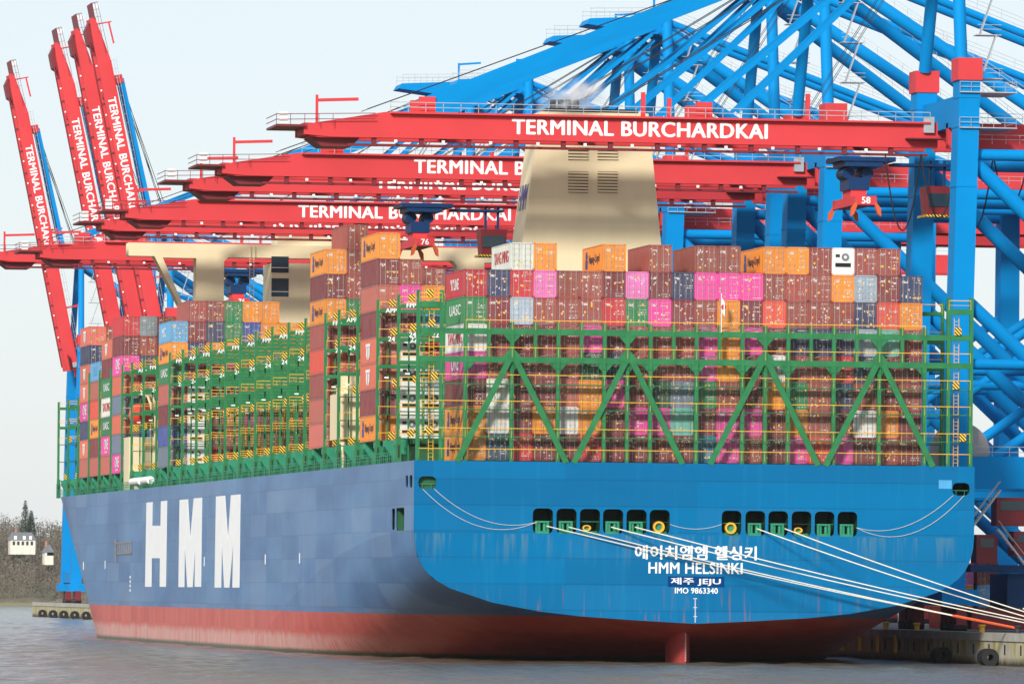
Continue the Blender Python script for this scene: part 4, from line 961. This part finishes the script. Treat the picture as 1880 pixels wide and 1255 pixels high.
for px, lab in ((36, 'round evergreen tree hiding the foot of the white house'), (4, 'dark evergreen tree beside the hillside path')):
    p = atY(px, 1020, hb0+110); t = thing('evergreen_tree', lab, 'tree', (p.x, hb0+110, hz(p.x, .5)-.5), 'evergreens on the slope'); m = MB()
    MB().tube((0,0,0),(0,0,4),.3,6,.15).build('trunk', mat('bark', lin(70,58,50), .9), t)
    for i in range(600):
        v_ = Vector((random.gauss(0,1),random.gauss(0,1),random.gauss(0,1))).normalized()*random.uniform(.6,1); c0 = Vector((v_.x*3.2,v_.y*3.2,4.4+v_.z*3.2)); s_ = random.uniform(.3,.8)
        m.poly([c0, c0+Vector((random.uniform(-1,1),random.uniform(-1,1),random.uniform(-1,1)))*s_, c0+Vector((random.uniform(-1,1),random.uniform(-1,1),random.uniform(-1,1)))*s_])
    m.build('crown', TW2, t)
def house(px, py, w_, h_, lab, dep):
    p = atY(px, py, hb0+dep); t = thing('house', lab, 'house', (p.x, hb0+dep, p.z))
    wl = MB().box(-w_/2,w_/2,0,8,-3,h_).build('wall', mat('house_wall', lin(226,220,206), .8), t)
    MB().prism([(-w_/2-.4,h_),(w_/2+.4,h_),(w_/2-1.4,h_+3.0),(-w_/2+1.4,h_+3.0)], -.3, 8.3).build('roof', mat('house_roof', lin(120,124,130), .8), t)
    MB().box(-w_/4-.4,-w_/4+.4,3,4,h_+2,h_+4.4).build('chimney', mat('chimney_brick', lin(170,120,100), .8), t)
    for q in (-.3, .05, .3):
        if w_ > 5: MB().box(q*w_-.55,q*w_+.55,-.4,1.5,h_+.2,h_+1.6).build('dormer', WHITE, t)
    n = 5
    for i in range(n):
        for k in range(1): MB().box(-w_/2+.9+i*(w_-1)/n,-w_/2+1.8+i*(w_-1)/n,-.06,.02,.6+2.4*k,2.1+2.4*k).build('window', GLASS, t)
house(42, 1003, 9.8, 2.6, 'white villa with grey roof on the wooded hillside', 90); house(90, 1022, 3.4, 1.8, 'small white house beside the crane leg on the hillside', 60)
o = MB().box(-900, 420, 1940, 1965, -1, .9).build('river_bank', mat('bank_grass', lin(130,130,96), .95, .2, .05)); tag(o, 'low grassy river bank at the hill foot', kind='structure')
# smoke at the funnel
nbm = bpy.data.materials.new('smoke'); nbm.use_nodes = True; n_ = nbm.node_tree.nodes; l_ = nbm.node_tree.links; n_.remove(n_['Principled BSDF'])
pv = n_.new('ShaderNodeVolumePrincipled'); pv.inputs['Color'].default_value = (1,1,1,1); tc = n_.new('ShaderNodeTexCoord'); no = n_.new('ShaderNodeTexNoise'); no.inputs['Scale'].default_value = 2.2; no.inputs['Detail'].default_value = 4
l_.new(tc.outputs['Object'], no.inputs['Vector'])
ln = n_.new('ShaderNodeVectorMath'); ln.operation = 'LENGTH'; l_.new(tc.outputs['Object'], ln.inputs[0])
a1 = n_.new('ShaderNodeMapRange'); a1.inputs[1].default_value = 1; a1.inputs[2].default_value = .2; l_.new(ln.outputs['Value'], a1.inputs[0])
a2 = n_.new('ShaderNodeMapRange'); a2.inputs[1].default_value = .42; a2.inputs[2].default_value = .7; l_.new(no.outputs[0], a2.inputs[0])
a3 = n_.new('ShaderNodeMath'); a3.operation = 'MULTIPLY'; l_.new(a1.outputs[0], a3.inputs[0]); l_.new(a2.outputs[0], a3.inputs[1])
a4 = n_.new('ShaderNodeMath'); a4.operation = 'MULTIPLY'; a4.inputs[1].default_value = 2.2; l_.new(a3.outputs[0], a4.inputs[0]); l_.new(a4.outputs[0], pv.inputs['Density'])
l_.new(pv.outputs[0], n_['Material Output'].inputs['Volume'])
bm = bmesh.new(); bmesh.ops.create_icosphere(bm, subdivisions=3, radius=1); me = bpy.data.meshes.new('smoke'); bm.to_mesh(me); bm.free(); me.materials.append(nbm)
o = put('smoke', me, None, (XT0+4.2, fy+3, ztop+1.6), (0, -.35, 0), (4.6, 2.2, 2.6)); tag(o, 'thin white exhaust smoke drifting from the funnel top', 'smoke', kind='stuff')

hz_m = bpy.data.materials.new('haze'); hz_m.use_nodes = True; n_ = hz_m.node_tree.nodes; n_.remove(n_['Principled BSDF'])
pv = n_.new('ShaderNodeVolumePrincipled'); pv.inputs['Color'].default_value = (.92, .96, 1, 1); pv.inputs['Density'].default_value = 0.000011
hz_m.node_tree.links.new(pv.outputs[0], n_['Material Output'].inputs['Volume'])
o = MB().box(-3050, 3050, -1550, 2550, -8, 160).build('haze', hz_m); tag(o, 'thin pale winter haze over the harbour', 'haze', kind='stuff')
